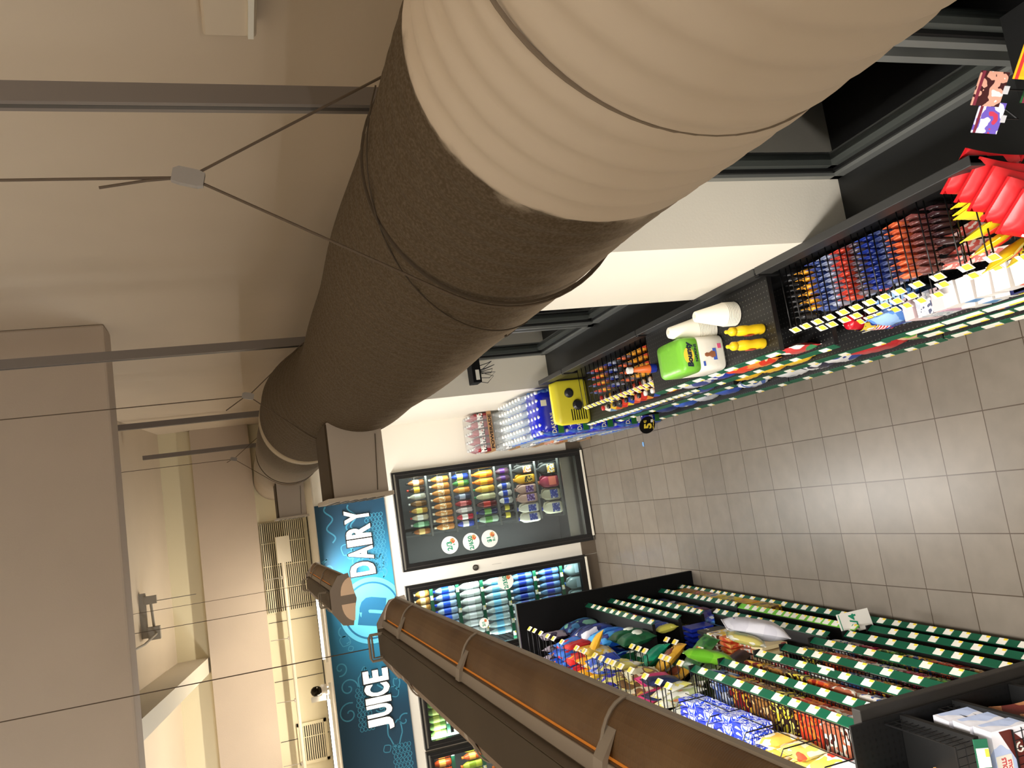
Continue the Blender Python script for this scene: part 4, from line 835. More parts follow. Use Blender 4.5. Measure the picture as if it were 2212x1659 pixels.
put(MB().sup([(.016, .003, 0), (.018, .003, .02), (.009, .003, .034), (.011, .003, .05), (.006, .003, .06)], 12, 1).mesh('printed_child', C(150, 96, 66)), nk, (-.01, -.1315, .06))
put(MB().box(-.03, .03, -.001, .001, -.010, .010).mesh('blue_print', C(70, 100, 190)), nk, (-.01, -.1320, .062)); put(MB().box(-.012, .012, -.001, .001, -.01, .01).mesh('pink_print', C(220, 90, 130)), nk, (.03, -.132, .03)); put(MB().box(-.012, .012, -.001, .001, -.006, .006).mesh('blue_print', C(70, 100, 190)), nk, (-.055, -.132, .13))
MUS = C(244, 204, 30, rough=.3); mus = proto('mustard_bottle', [('body', MB().sup([(.030, .022, 0), (.034, .025, .008), (.033, .024, .05), (.028, .021, .075), (.033, .024, .10), (.033, .024, .125), (.018, .018, .148), (.016, .016, .152)], 22, .85).mesh('body', MUS, True)),
    ('cap', MB().lathe([(.021, .150), (.021, .172), (.017, .178), (.009, .186), (.009, .200), (.006, .204)], 18).mesh('cap', MUS, True)), ('label', MB().box(-.016, .016, -.0262, -.0245, .055, .095).mesh('label', C(200, 70, 40))),
    ('lettering', moved(text_mesh('FRENCH', mat('ink_dark', (40, 30, 20), .5), .05, .012, .001, .03), (0, -.027, .04), ry=0))])
inst(mus, (.600, 3.275, 1.112), R(-90), 'yellow mustard bottle at the back, nearer the window', 'bottle', 'mustard bottles'); inst(mus, (.532, 3.285, 1.112), R(-90), 'yellow mustard bottle at the front, nearer the shelf edge', 'bottle', 'mustard bottles')
# hooks with tags
HK = MB(); HK.tube([(0, -.0, 0), (0, -.27, 0), (0, -.272, .012)], .0030, 6); HK.tube([(0, 0, .035), (0, -.285, .030)], .0026, 6); HK = HK.mesh('wire', WIRE, True)
TGm = MB().box(-.022, .022, -.300, -.276, .016, .022).mt(1).box(-.006, .020, -.2995, -.2765, .0222, .0228); TGm = TGm.mesh('price_tag', [WHITE, YEL])
TG2 = MB().prism([(-.302, -.002), (-.300, -.004), (-.280, .022), (-.282, .024)], 'x', -.027, .027).mt(1).prism([(-.2995, .0035), (-.3010, .0045), (-.2855, .0235), (-.2840, .0225)], 'x', -.006, .024).mesh('price_tag', [WHITE, YEL])
hook = proto('peg_hook', [('wire', HK), ('price_tag', TG2)])
HS = MB(); HS.tube([(0, 0, 0), (0, -.27, 0), (0, -.272, .012)], .0030, 6)
def rhook(y, z, label, grp, sc=1.0): inst(hook, (.843, y, z), R(-90), label, 'hook', grp, (1, sc, 1))
def blister(nm, c1, c2, c3, w_=.062, h=.115, seed=0):
    return proto(nm, [('card', MB().box(-w_ / 2, w_ / 2, -.001, .001, -h, 0).mesh('card', pm('card_%s' % nm + str(seed), [c1, c2], 30, seed=seed))), ('blister', MB().sup([(w_ * .34, .010, -h * .9), (w_ * .42, .013, -h * .8), (w_ * .42, .012, -h * .35), (w_ * .3, .006, -h * .25)], 14, .6).mesh('blister', mat('bl_%d%d%d' % c3, c3, .2), True))])
cols1 = [('black razor', (30, 30, 32), (170, 170, 170), (60, 60, 62)), ('orange yellow', (240, 170, 50), (50, 50, 54), (244, 180, 60)), ('blue and grey', (60, 80, 160), (120, 130, 170), (70, 90, 150)), ('clear and blue', (150, 160, 190), (90, 100, 140), (170, 176, 196)), ('bright red', (214, 70, 56), (170, 40, 40), (220, 84, 60)), ('grey and red', (110, 70, 76), (90, 96, 110), (120, 110, 120)),
         ('deep blue', (34, 56, 150), (60, 90, 190), (40, 60, 150)), ('navy and clear', (60, 72, 120), (130, 140, 170), (80, 92, 140)), ('orange and brown', (226, 110, 66), (150, 60, 46), (232, 120, 76)), ('brown and pink', (130, 70, 66), (190, 130, 120), (120, 70, 66)), ('dark plum', (70, 40, 44), (110, 70, 70), (60, 40, 44))]
protos1 = [blister('blister_pack', a, b_, c, seed=i) for i, (n_, a, b_, c) in enumerate(cols1)]
yA = [3.11, 3.035, 2.955, 2.875, 2.79, 2.71, 2.63, 2.55, 2.47, 2.38, 2.28]
for i, y in enumerate(yA):
    rhook(y, 1.045, 'black wire hook with yellow and white tag, %s from the cups shelf in the top hook row' % ORD[i], 'hooks of the top row')
    nm = cols1[i][0]; n = 9 if i not in (1, 10) else 6
    for k in range(n):
        r_ = inst(protos1[i], (.815 - k * .0255 if i != 1 else .80 - k * .034, y, 1.04), (R(random.uniform(-3, 6)), 0, R(-90) + R(random.uniform(-6, 6))), '%s hanging blister pack, %s from the back on the %s hook of the top row' % (nm, ORD[k], ORD[i]), 'blister pack', 'hanging packs on the top hook row')
yB = [3.12, 3.05, 2.965, 2.89, 2.80, 2.72, 2.65, 2.57, 2.41]
order2 = [1, 0, 6, 3, 4, 3, 7, 9, 9]
for i, y in enumerate(yB):
    rhook(y, .89, 'black wire hook with tag, %s from the cups shelf in the second hook row' % ORD[i], 'hooks of the second row')
    for k in range(5): inst(protos1[order2[i]], (.80 - k * .038, y, .885), (0, 0, R(-90)), '%s hanging blister pack, %s from the back on the %s hook of the second row' % (cols1[order2[i]][0], ORD[k], ORD[i]), 'blister pack', 'hanging packs on the second hook row')
yC = [3.12, 3.05, 2.98, 2.92, 2.83, 2.76, 2.68, 2.59]
for i, y in enumerate(yC): rhook(y, .735, 'black wire hook with tag, %s from the cups shelf in the third hook row' % ORD[i], 'hooks of the third row')
for i, (y, z) in enumerate(((2.17, 1.03), (2.06, 1.03), (2.20, .86), (2.08, .86), (2.30, .86), (2.0, .9))): rhook(y, z, 'black wire hook near the yellow sweet bags, %s counted away from the cups' % ORD[i], 'hooks by the yellow bags')
# larger flat packs, yellow bags, red bags
PKP = pm('pack_pink', [(236, 214, 206), (214, 96, 84), (240, 226, 216)], 22)
for i, (y, x, z) in enumerate(((2.36, .74, .86), (2.33, .68, .855), (2.27, .63, .87), (2.42, .64, .84))): single('flat_pack', MB().pillow(.13, .15, .018, seed=i).mesh('flat_pack', PKP, True), (x, y, z - .15), (0, R(random.uniform(-20, 20)), R(-80)), 'pink and white flat packet, %s from the back among the hooks' % ORD[i], 'packet', 'pink and white packets')
ybag = P_bag('sweet_bag', .135, .155, .03, mat('bag_yellow', (244, 214, 40), .3), win=mat('bag_red_dot', (206, 46, 34), .4))
for i, (x, y, z, t) in enumerate(((.80, 2.10, .90, 8), (.765, 2.10, .895, 4), (.73, 2.10, .89, -4), (.69, 2.10, .90, 14), (.655, 2.10, .88, 22), (.61, 2.09, .87, 30), (.80, 2.13, .72, 0), (.74, 2.13, .72, 6), (.66, 2.14, .71, 40))):
    inst(ybag, (x, y, z), (R(t), 0, R(-78)), 'yellow sweet bag with red dot, %s from the back beside the red bags' % ORD[i], 'bag', 'yellow sweet bags')
HRED = mat('bag_red', (196, 28, 34), .3); hbag = P_bag('cough_drop_bag', .17, .21, .045, HRED, 'HALLS', mat('ink_white', (245, 240, 236), .4), seed=4)
for i, (x, y, z, t) in enumerate(((.81, 2.00, .95, -14), (.765, 1.975, .925, -16), (.715, 1.95, .90, -20), (.66, 1.925, .875, -24), (.60, 1.90, .85, -28))):
    inst(hbag, (x, y, z), (R(t), 0, R(-52)), 'red cough drop bag with white lettering, %s from the back of the pile' % ORD[i], 'bag', 'red cough drop bags')
grn = P_bag('small_bag', .12, .14, .03, pm('grn_wht', [(200, 214, 204), (90, 170, 120), (230, 236, 230)], 18), seed=9)
for i in range(6): inst(grn, (.78 - .045 * i, 2.02, .66), (R(-10), 0, R(-70)), 'white and green small bag, %s from the back below the red bags' % ORD[i], 'bag', 'white and green bags')
# boxes on the medicine shelf
def mbox(x, y, z, w_, h, m, desc, i, lab=None, d=.10, txt=None, txm=None):
    pr = P_box('medicine_box', w_, d, h, m, lab and (-.40, .40, .15, .85), lab, txt, txm); inst(pr, (x, y, z), R(-90 + random.uniform(-4, 4)), desc, 'box', 'medicine boxes on the shelf with the long white strip')
WB = C(240, 236, 232); BF = pm('box_bluewhite', [(60, 130, 190), (240, 240, 236)], 5)
PB = C(226, 200, 202); SIL = pm('box_pens', [(190, 196, 206), (240, 240, 240), (90, 96, 120)], 34)
seq = [(2.80, .055, .17, PB, 'pale pink narrow box beside the blue cotton bags', None), (2.72, .085, .16, SIL, 'silver box with pen shapes on it', None), (2.64, .07, .16, PB, 'pink box with rounded bottle picture', C(206, 160, 186))]
for i, (y, w_, h, m, ds, lb) in enumerate(seq): mbox(.545, y, .532, w_, h, m, ds, i, lb)
k = 0
for y, m, lb, ds in ((2.565, WB, None, 'plain white box'), (2.485, WB, BF, 'white box with blue outlined label'), (2.40, WB, None, 'white box'), (2.32, WB, None, 'white box with dark lid edge'), (2.235, C(240, 236, 230), C(224, 80, 60), 'white box with red side'), (2.165, C(60, 140, 220), WB, 'bright blue box with barcode'), (2.095, C(60, 140, 220), WB, 'bright blue barcode box'), (2.03, C(200, 206, 226), None, 'pale lilac box'), (1.975, C(240, 230, 220), C(214, 60, 60), 'cream box with red stripe')):
    for lv in range(2): 
        mm = m; mbox(.535 + .01 * lv, y, .532 + lv * .092, .068, .088, mm, '%s, %s one of two stacked, %s along the medicine shelf from the pink boxes' % (ds, ['lower', 'upper'][lv], ORD[k]), k, lb)
    k += 1
mbox(.49, 2.335, .535, .07, .085, C(16, 26, 80), 'dark navy pain relief box with yellow lettering in front of the white boxes', 99, None, .02, 'AdvilPM', mat('ink_yellow', (244, 226, 40), .4))
blb = P_bag('cotton_bag', .17, .22, .08, pm('cotton_blue', [(150, 186, 230), (90, 140, 214), (200, 216, 236)], 8), seed=3, txt='cotton', txm=mat('ink_blue', (30, 50, 130), .4))
inst(blb, (.545, 2.92, .532), R(-88), 'light blue plastic bag of cotton beside the red cups', 'bag'); inst(blb, (.62, 2.86, .532), R(-80), 'second light blue cotton bag standing behind the first', 'bag')
# red plastic cups in a sleeve
rc = empty('red_cup_stack', (.56, 3.085, .532)); tag(rc, 'wrapped stack of red plastic party cups below the hooks', 'cups')
for i in range(13): MB().lathe([(.045, 0), (.047, .003), (.044, .006), (.038, .05)], 22, c=(0, 0, i * .010)).obj('cup_rim', C(244, 230, 226) if i % 2 else C(214, 40, 50), rc, smooth=True)
MB().lathe([(.044, .12), (.034, .24), (.033, .245)], 24).obj('cup_side', mat('cup_red', (200, 24, 40), .25), rc, smooth=True)
MB().rings([[(.046 * math.cos(t), .046 * math.sin(t), z) for t in [R(110 + 14 * i) for i in range(11)]] for z in (.10, .19)], cap=False).obj('wrapper_label', pm('cup_label', [(30, 60, 150), (230, 200, 60), (240, 240, 240)], 22), rc)
put(text_mesh('PARTY', WHITE, .06, .016, .001, .03), rc, (-.049, 0, .145), (0, 0, R(-90)))
# lower shelves of the window unit
def goods(pr, x, y, z, desc, cat, grp=None, rz=-90, tilt=0): inst(pr, (x, y, z), (R(tilt), 0, R(rz)), desc, cat, grp)
low = [(4.30, .80, .20, .16, .05, 'w1', [(190, 190, 196), (70, 80, 140), (230, 230, 230)], 'grey printed packet with dark letters on the second shelf'), (4.05, .80, .16, .16, .05, 'w2', [(40, 60, 160), (236, 232, 230), (226, 110, 60)], 'blue and white packet on the second shelf'),
       (3.83, .80, .20, .18, .06, 'w3', [(226, 70, 40), (244, 160, 80), (236, 220, 190)], 'orange and red cracker bag on the second shelf'), (3.66, .80, .16, .19, .06, 'w4', [(230, 140, 60), (214, 60, 40), (240, 200, 150)], 'orange bag next to the cracker bag on the second shelf'), (3.36, .80, .20, .14, .04, 'w5', [(236, 232, 226), (200, 60, 60), (60, 140, 90)], 'white packet with red and green print on the second shelf'),
       (4.25, .50, .20, .16, .06, 'w6', [(240, 190, 40), (220, 160, 30)], 'yellow packet on the third shelf at its far end'), (4.0, .50, .16, .16, .06, 'w7', [(244, 196, 50), (230, 170, 30)], 'yellow packet on the third shelf'), (3.78, .50, .18, .18, .06, 'w8', [(244, 200, 50), (236, 180, 40)], 'tall yellow packet on the third shelf near the red bag'),
       (4.25, .145, .22, .20, .08, 'w9', [(236, 238, 240), (190, 200, 214)], 'white plastic bag on the bottom shelf by the hanging round sign'), (4.0, .145, .20, .2, .08, 'w10', [(236, 238, 240), (60, 60, 80), (120, 130, 190)], 'white bag with dark letters on the bottom shelf'), (3.78, .145, .20, .22, .08, 'w11', [(240, 240, 242), (60, 80, 160), (226, 60, 60)], 'white and blue bag on the bottom shelf beside the red bag'),
       (3.50, .145, .32, .24, .07, 'w12', [(206, 36, 46), (220, 60, 60)], 'long red bag on the bottom shelf'), (3.25, .145, .14, .20, .06, 'w13', [(30, 110, 50), (110, 180, 70), (240, 190, 150)], 'green bag on the bottom shelf'), (3.08, .145, .10, .2, .05, 'w14', [(190, 170, 140), (240, 236, 226)], 'beige and white packet on the bottom shelf'),
       (2.88, .31, .18, .12, .05, 'w15', [(28, 40, 110), (240, 236, 230)], 'navy blue packet on the low shelf'), (2.86, .145, .22, .12, .06, 'w16', [(240, 236, 230), (236, 150, 50), (240, 240, 236)], 'white bag with orange patch on the bottom shelf'), (2.62, .31, .2, .14, .06, 'w17', [(240, 230, 210), (240, 160, 50), (60, 70, 130)], 'white bag with orange patch and dark letters on the low shelf'),
       (2.38, .31, .2, .14, .05, 'w18', [(226, 226, 230), (120, 130, 190)], 'lilac and white packet on the low shelf'), (2.2, .31, .16, .13, .05, 'w19', [(220, 60, 50), (240, 120, 90), (236, 220, 200)], 'red packet on the low shelf'), (2.05, .31, .12, .14, .05, 'w20', [(70, 120, 200), (130, 200, 80), (236, 90, 50)], 'blue and green packet on the low shelf')]
for i, (y, z, w_, h, t, nm, cc, ds) in enumerate(low):
    goods(P_bag('packet', w_, h, t, pm('print_' + nm, cc, 9, seed=i), seed=i), .50 if z > .7 else .505, y, z + .001, ds, 'packet', tilt=random.uniform(-3, 3))
sb = P_bottle('spray_bottle', .035, .15, C(120, 170, 140), C(200, 220, 205), C(220, 230, 222)); inst(sb, (.52, 2.12, .147), 0, 'pale green bottle on the bottom shelf at the near end', 'bottle')
# far part: hooks, small bottles, yellow clamshell
for i in range(16):
    y = 4.47 + i * .075; rhook(y, 1.045, 'black wire hook in the hook row behind the napkins, %s from the napkin shelf' % ORD[i], 'hooks beyond the napkin shelf')
    if i < 15 and i % 1 == 0:
        for k in range(4): inst(protos1[(i * 3 + 9) % 11] if i not in (3, 4, 5) else protos1[1], (.80 - k * .05, y, 1.035), (0, 0, R(-90)), 'hanging packet, %s from the back on the %s hook beyond the napkins' % (ORD[k], ORD[i]), 'blister pack', 'packets hanging beyond the napkins')
for i in range(9): rhook(4.5 + i * .11, .93, 'lower black wire hook behind the small bottles, %s from the napkin shelf' % ORD[i], 'lower hooks beyond the napkin shelf')
bcol = [((40, 130, 80), (240, 200, 40), (236, 236, 226)), ((226, 110, 40), (240, 240, 236), (240, 150, 50)), ((226, 110, 40), (240, 240, 236), (60, 60, 60)), ((40, 40, 40), (240, 240, 230), (60, 90, 180)), ((200, 50, 40), (24, 24, 24), (240, 150, 60)), ((230, 120, 90), (24, 24, 24), (200, 60, 40)), ((50, 70, 170), (24, 24, 24), (230, 90, 60)), ((214, 60, 40), (30, 30, 30), (244, 214, 60)), ((60, 60, 64), (24, 24, 24), (220, 60, 50)), ((226, 190, 60), (24, 24, 24), (220, 110, 50)), ((236, 236, 226), (200, 50, 50), (120, 160, 200))]
bnm = ['green bottle with yellow cap', 'orange bottle with white cap', 'orange and dark bottle with white cap', 'dark bottle with white cap', 'red bottle with black cap', 'salmon bottle with black cap', 'blue bottle with black cap', 'red and yellow bottle with black cap', 'grey bottle with black cap', 'mustard yellow bottle with black cap', 'white bottle with red cap']
for i, (a, b_, c) in enumerate(bcol):
    pr = P_bottle('car_care_bottle', .03, .15, C(*a), C(*b_), C(*c), neck=.6)
    for q, x in enumerate((.525, .60)): inst(pr, (x, 4.52 + i * .098, .822), 0, '%s in the %s row on the shelf with many white tags' % (bnm[i], ['front', 'back'][q]), 'bottle', 'small bottles beyond the napkins')
oc = empty('orange_bottle', (.62, 4.36, 1.112)); tag(oc, 'orange cone shaped bottle with blue base lying at the far end of the napkin shelf', 'bottle')
MB().lathe([(.012, .11), (.026, .0), (.028, -.004)], 18).obj('body', C(232, 110, 40), oc, rot=(0, R(0), 0), smooth=True, loc=(0, 0, .045)); MB().lathe([(.026, 0), (.028, .02), (.028, .038), (.022, .042)], 18).obj('base_cap', C(30, 50, 150), oc); MB().lathe([(.02, .155), (.02, .185), (.016, .187)], 14).obj('cap', WCAP, oc)
yc = empty('yellow_clamshell', (.66, 6.10, .822)); tag(yc, 'yellow slotted package with black round tool parts at the far end of the shelf', 'package')
q = MB(); q.sup([(.17, .03, 0), (.18, .035, .02), (.18, .035, .24), (.16, .02, .30)], 22, .4).obj('yellow_shell', C(240, 226, 60), yc, smooth=True)
q = MB()
for i in range(7): q.box(-.15, -.06, -.037, -.034, .03 + i * .02, .038 + i * .02)
q.obj('slots', BLK2, yc); MB().lathe([(.04, 0), (.044, .02), (.03, .04)], 20).obj('round_part', C(40, 40, 42), yc, loc=(-.03, -.03, .10), rot=(R(90), 0, 0)); MB().lathe([(.036, 0), (.038, .02), (.02, .03)], 20).obj('round_part', C(50, 50, 52), yc, loc=(.07, -.03, .16), rot=(R(90), 0, 0))
lowf = [(5.95, .55, (60, 90, 190), (230, 236, 240)), (5.7, .55, (70, 110, 190), (240, 240, 240)), (5.45, .55, (50, 70, 150), (200, 206, 226)), (5.2, .55, (40, 50, 70), (220, 220, 226)), (4.95, .55, (30, 34, 40), (120, 130, 140)), (4.7, .55, (60, 80, 150), (226, 230, 236)), (5.6, .145, (60, 100, 200), (236, 240, 244)), (5.3, .145, (200, 206, 214), (60, 80, 150)), (5.0, .145, (60, 90, 180), (240, 240, 244)), (4.7, .145, (236, 240, 244), (90, 120, 190)), (5.9, .145, (40, 60, 120), (190, 200, 210))]
for i, (y, z, a, b_) in enumerate(lowf): goods(P_bag('packet', .2, .15, .06, pm('lowf%d' % i, [a, b_], 12, seed=i), seed=i + 5), .505, y, z + .002, 'blue and white packet, %s from the far end of the lower shelves beyond the napkins' % ORD[i], 'packet', 'blue packets on the low far shelves')
# hanging round 5c sign
wz = empty('shelf_sign', (.455, 6.0, .30)); tag(wz, 'round black hanging sign with yellow 5 cent print over the floor tiles', 'sign')
MB().box(-.02, .03, -.004, .0, .12, .155).obj('clear_clip', WHITE, wz)
dk = MB().prism([(.072 * math.cos(t), .072 * math.sin(t)) for t in [i * 2 * math.pi / 36 for i in range(36)]], 'y', -.001, .001).obj('disc', BLK2, wz, loc=(-.06, 0, .07), rot=(0, 0, R(-22)))
for t_, m_, w2, h2, l_ in (('5', YEL, .045, .07, (-.008, -.002, -.005)), ('c', YEL, .022, .024, (.032, -.002, .022)), ('off every', YEL, .08, .012, (0, -.002, -.055))):
    o = bpy.data.objects.new('lettering', text_mesh(t_, m_, w2, h2, .001, .04)); col.objects.link(o); o.parent = dk; o.location = l_
MB().box(.02, .045, -.0025, -.0015, -.05, -.03).obj('small_label', WHITE, dk)
fp = MB().prism([(-.02, -.012), (.018, -.016), (.024, .008), (.002, .016), (-.016, .010)], 'z', 0, .004).obj('paper_scrap', C(120, 170, 220)); fp.location = (.278, 6.843, .0005); tag(fp, 'small crumpled light blue paper scrap lying on the floor', 'paper')
# cards clipped to the display case
for i, (x, y, z, mc, ds, sz) in enumerate(((.845, 1.49, 1.60, [(60, 20, 24), (214, 160, 140), (236, 226, 220)], 'card with brown and pink picture above the black display case', (.085, .075)), (.85, 1.655, 1.42, [(226, 222, 240), (110, 90, 190), (200, 60, 90)], 'white and violet card with a small flower beside the display case', (.085, .075)), (.83, 1.43, 1.51, [(20, 60, 30), (30, 90, 44), (40, 24, 70)], 'dark green card with violet edge above the display case', (.10, .06)), (.84, 1.44, 1.42, [(236, 236, 226), (200, 60, 60), (90, 150, 60)], 'white card with red lettering at the picture edge', (.11, .08)), (.83, 1.30, 1.655, [(244, 190, 30), (240, 176, 30)], 'yellow card with red ribbon print at the picture edge', (.12, .10)))):
    r = empty('display_card', (x, y, z), (R(-18), 0, R(-38))); tag(r, ds, 'card', 'cards above the display case')
    MB().box(-sz[0] / 2, sz[0] / 2, -.0015, .0015, -sz[1] / 2, sz[1] / 2).obj('card', pm('dcard%d' % i, mc, 30, seed=i), r); MB().box(-.010, .010, -.0016, .012, -sz[1] / 2 - .012, -sz[1] / 2 + .003).obj('clip', mat('clip_clear', (200, 200, 205), .2), r)
    MB().tube([(0, .008, -sz[1] / 2), (0, .02, -sz[1] / 2 - .06), (.02, .05, 1.33 - z + .02)], .0025, 5).obj('card_wire', WIRE, r)
    if i == 4: MB().tube([(-.04, -.003, -.04), (-.035, -.003, 0), (-.01, -.003, .035)], .006, 6).obj('red_ribbon', C(210, 60, 40), r)
    MB().box(-sz[0] / 2, sz[0] / 2, -.0022, -.0014, sz[1] / 2 - .012, sz[1] / 2 - .004).obj('title_bar', C(120, 40, 60) if i < 3 else C(200, 50, 50), r)
# small device with cables by the second window
dv_ = empty('device_box', (1.0, 6.2, 1.66)); tag(dv_, 'black electronic device with dangling cables by the far window', 'device')
MB().box(-.10, .11, -.07, .07, .0, .07).obj('case', BLK2, dv_, bevel=.004); MB().box(-.08, .0, -.072, -.069, .015, .045).obj('label', WHITE, dv_)
for k in range(5): MB().tube([(-.08 + .03 * k, .03, 0), (-.10 + .04 * k, .02, -.07 - .02 * (k % 3)), (-.05 + .03 * k, 0, -.12 - .02 * (k % 2)), (-.02 + .01 * k, .02, -.05), (0, .03, 0)], .003, 5).obj('cable', C(60, 60, 62) if k % 2 else C(20, 20, 20), dv_)
MB().box(.06, .09, .05, .398, .03, .06).obj('wall_bracket', BLACK, dv_)
# ================================================================== ISLAND GOODS
FR = R(90) + YAW
def ig(pr, u, v, z, desc, cat, grp=None, rz=0, tilt=0, roll=0): return inst(pr, LG(u, v, z), (R(tilt), R(roll), FR + R(rz)), desc, cat, grp)
def bagp(nm, w_, h, t, cols, scale=9, seed=0, **k): return P_bag(nm, w_, h, t, pm('ib_%s_%d' % (nm, seed), cols, scale, seed=seed), seed=seed, **k)
# base shelf boxes
for i, (v, w_, c) in enumerate(((6.12, .20, [(150, 110, 70), (190, 140, 60), (120, 80, 60)]), (5.90, .18, [(210, 180, 60), (150, 90, 70), (220, 120, 110)]), (5.70, .17, [(230, 200, 60), (240, 220, 160), (90, 120, 180)]), (5.50, .18, [(226, 206, 50), (232, 210, 60), (110, 130, 150)]), (5.28, .18, [(240, 190, 40), (226, 150, 40)]), (5.05, .22, [(216, 186, 50), (110, 74, 40), (226, 196, 60)]))):
    ig(P_box('snack_box', w_, .26, .15, pm('sbox%d' % i, c, 16, seed=i)), -.12, v, .153, 'yellow or brown snack box, %s from the far end of the bottom shelf' % ORD[i], 'box', 'snack boxes on the bottom shelf of the island')
for i in range(14):
    c = [[(60, 110, 160), (30, 30, 40)], [(170, 140, 90), (60, 30, 30)], [(40, 40, 50), (90, 90, 100)], [(120, 60, 40), (30, 30, 30)], [(60, 60, 40), (150, 140, 90)]][i % 5]
    ig(bagp('snack_bag', .13, .13, .05, c, 16, 20 + i % 5), -.07 - .03 * (i % 3), 4.78 - i * .155, .153, 'dark snack packet, %s along the bottom shelf after the yellow boxes' % ORD[i], 'packet', 'dark packets on the bottom shelf of the island', tilt=-20)
c2 = [[(30, 40, 90), (190, 200, 226)], [(40, 50, 100), (200, 206, 230)], [(226, 120, 70), (240, 210, 120), (150, 50, 40)], [(50, 160, 110), (50, 90, 180), (220, 220, 70)], [(200, 60, 120), (130, 90, 120), (60, 50, 140)], [(40, 40, 150), (100, 90, 160)], [(90, 160, 240), (30, 80, 210), (230, 240, 250)], [(110, 180, 230), (60, 120, 200), (230, 240, 245)]]
n2 = ['navy and white snack bag', 'second navy and white snack bag', 'orange and red snack bag', 'green and blue snack bag', 'pink and violet snack bag', 'deep blue snack bag', 'glossy bright blue snack bag', 'light blue and white snack bag']
for i, (c, nm) in enumerate(zip(c2, n2)): ig(bagp('snack_bag', .15, .20, .07, c, 12, 40 + i), -.06, 6.18 - i * .15, .34, '%s in the row above the yellow boxes' % nm, 'bag', tilt=-6)
for i in range(6): ig(bagp('snack_bag', .16, .15, .06, [[(60, 40, 30), (190, 80, 50)], [(60, 90, 140), (30, 50, 110)], [(180, 170, 110), (60, 70, 60)], [(40, 60, 130), (150, 160, 180)], [(90, 60, 60), (40, 40, 40)], [(40, 30, 30), (120, 110, 90)]][i], 12, 50 + i), -.09, 4.95 - i * .165, .345, 'dark snack bag, %s from the far end on the lime green edged shelf' % ORD[i], 'bag', 'bags on the lime edged shelf', tilt=-10)
for i in range(6): ig(bagp('snack_bag', .17, .15, .06, [[(60, 54, 20), (30, 30, 30)], [(40, 40, 44), (120, 120, 130)], [(80, 20, 20), (50, 16, 16)], [(120, 24, 24), (150, 40, 40)], [(60, 60, 30), (190, 180, 60)], [(40, 34, 40), (150, 130, 120)]][i], 12, 60 + i), -.10, 6.22 - i * .18, .625, 'dark red or black snack bag, %s from the far end, fourth level up' % ORD[i], 'bag', 'dark bags at the far end of the island', tilt=-10)
c3 = [((236, 140, 80), (240, 230, 210), 'orange'), ((150, 200, 40), (230, 240, 200), 'lime green'), ((110, 50, 50), (226, 226, 236), 'brown and white'), ((190, 214, 60), (220, 230, 120), 'yellow green'), ((60, 110, 190), (220, 230, 246), 'pale blue'), ((200, 50, 50), (240, 180, 180), 'red'), ((40, 70, 150), (190, 210, 240), 'blue and white'), ((20, 100, 190), (60, 170, 240), 'glossy blue'), ((60, 100, 180), (226, 150, 140), 'blue and salmon'), ((90, 120, 200), (230, 234, 246), 'white and blue'), ((70, 90, 170), (200, 210, 240), 'slate blue'), ((214, 210, 90), (240, 236, 150), 'pale yellow')]
for i, (a, b_, nm) in enumerate(c3): ig(bagp('snack_bag', .085, .14, .05, [a, b_], 20, 80 + i), -.05, 6.28 - i * .093, .803, '%s small snack bag in the colourful row under the big bags' % nm, 'bag', tilt=-4)
# big bags standing on the fifth level
BB = [(-.10, 6.20, [(60, 110, 150), (40, 50, 90), (110, 160, 140)], 'green and blue', 0), (-.12, 6.02, [(30, 40, 80), (60, 70, 120), (20, 30, 60)], 'dark navy', 5), (-.10, 5.86, [(36, 60, 140), (30, 40, 90), (220, 220, 230)], 'navy and white', -6), (-.26, 6.22, [(214, 40, 44), (180, 30, 36), (236, 80, 70)], 'bright red', 20), (-.28, 6.02, [(120, 20, 24), (200, 60, 40), (230, 190, 70)], 'dark red and gold', 8), (-.24, 5.86, [(150, 30, 30), (110, 16, 20), (214, 150, 60)], 'dark red', -10),
      (-.10, 5.68, [(30, 110, 200), (80, 170, 226), (20, 50, 150)], 'bright blue', 8), (-.25, 5.66, [(30, 50, 180), (40, 120, 210), (220, 220, 240)], 'royal blue', -8), (-.09, 5.52, [(20, 80, 180), (60, 150, 220), (20, 40, 120)], 'blue', 5), (-.24, 5.46, [(30, 100, 190), (20, 50, 150), (120, 190, 230)], 'blue with light patch', -4), (-.37, 5.72, [(26, 40, 140), (190, 150, 110), (30, 60, 160)], 'navy with tan print', 10), (-.36, 5.94, [(110, 14, 20), (80, 10, 14)], 'maroon', 3)]
for i, (u, v, c, nm, rz) in enumerate(BB): ig(bagp('chip_bag', .19, .27, .10, c, 9, 100 + i), u, v, 1.003, '%s chip bag standing on the fifth level at the far end, near the %s' % (nm, 'front' if u > -.2 else 'back'), 'bag', 'chip bags at the far end of the island', rz=rz, tilt=-6)
GRB = pm('green_chip', [(30, 96, 60), (24, 80, 50), (40, 120, 70)], 8); WPN = mat('label_pale', (214, 222, 206), .4)
gchip = P_bag('chip_bag', .15, .24, .08, GRB, win=WPN, seed=5)
for i, (u, v, z, rz, t) in enumerate(((-.06, 5.36, 1.003, 4, -4), (-.06, 5.23, 1.003, -6, -6), (-.20, 5.36, 1.003, 12, -10), (-.20, 5.22, 1.003, -10, -8), (-.33, 5.32, 1.003, 8, -12), (-.34, 5.20, 1.003, 0, -12))):
    ig(gchip, u, v, z, 'green chip bag with pale label, %s of six at the end of the fifth level' % ORD[i], 'bag', 'green chip bags', rz=rz, tilt=t)
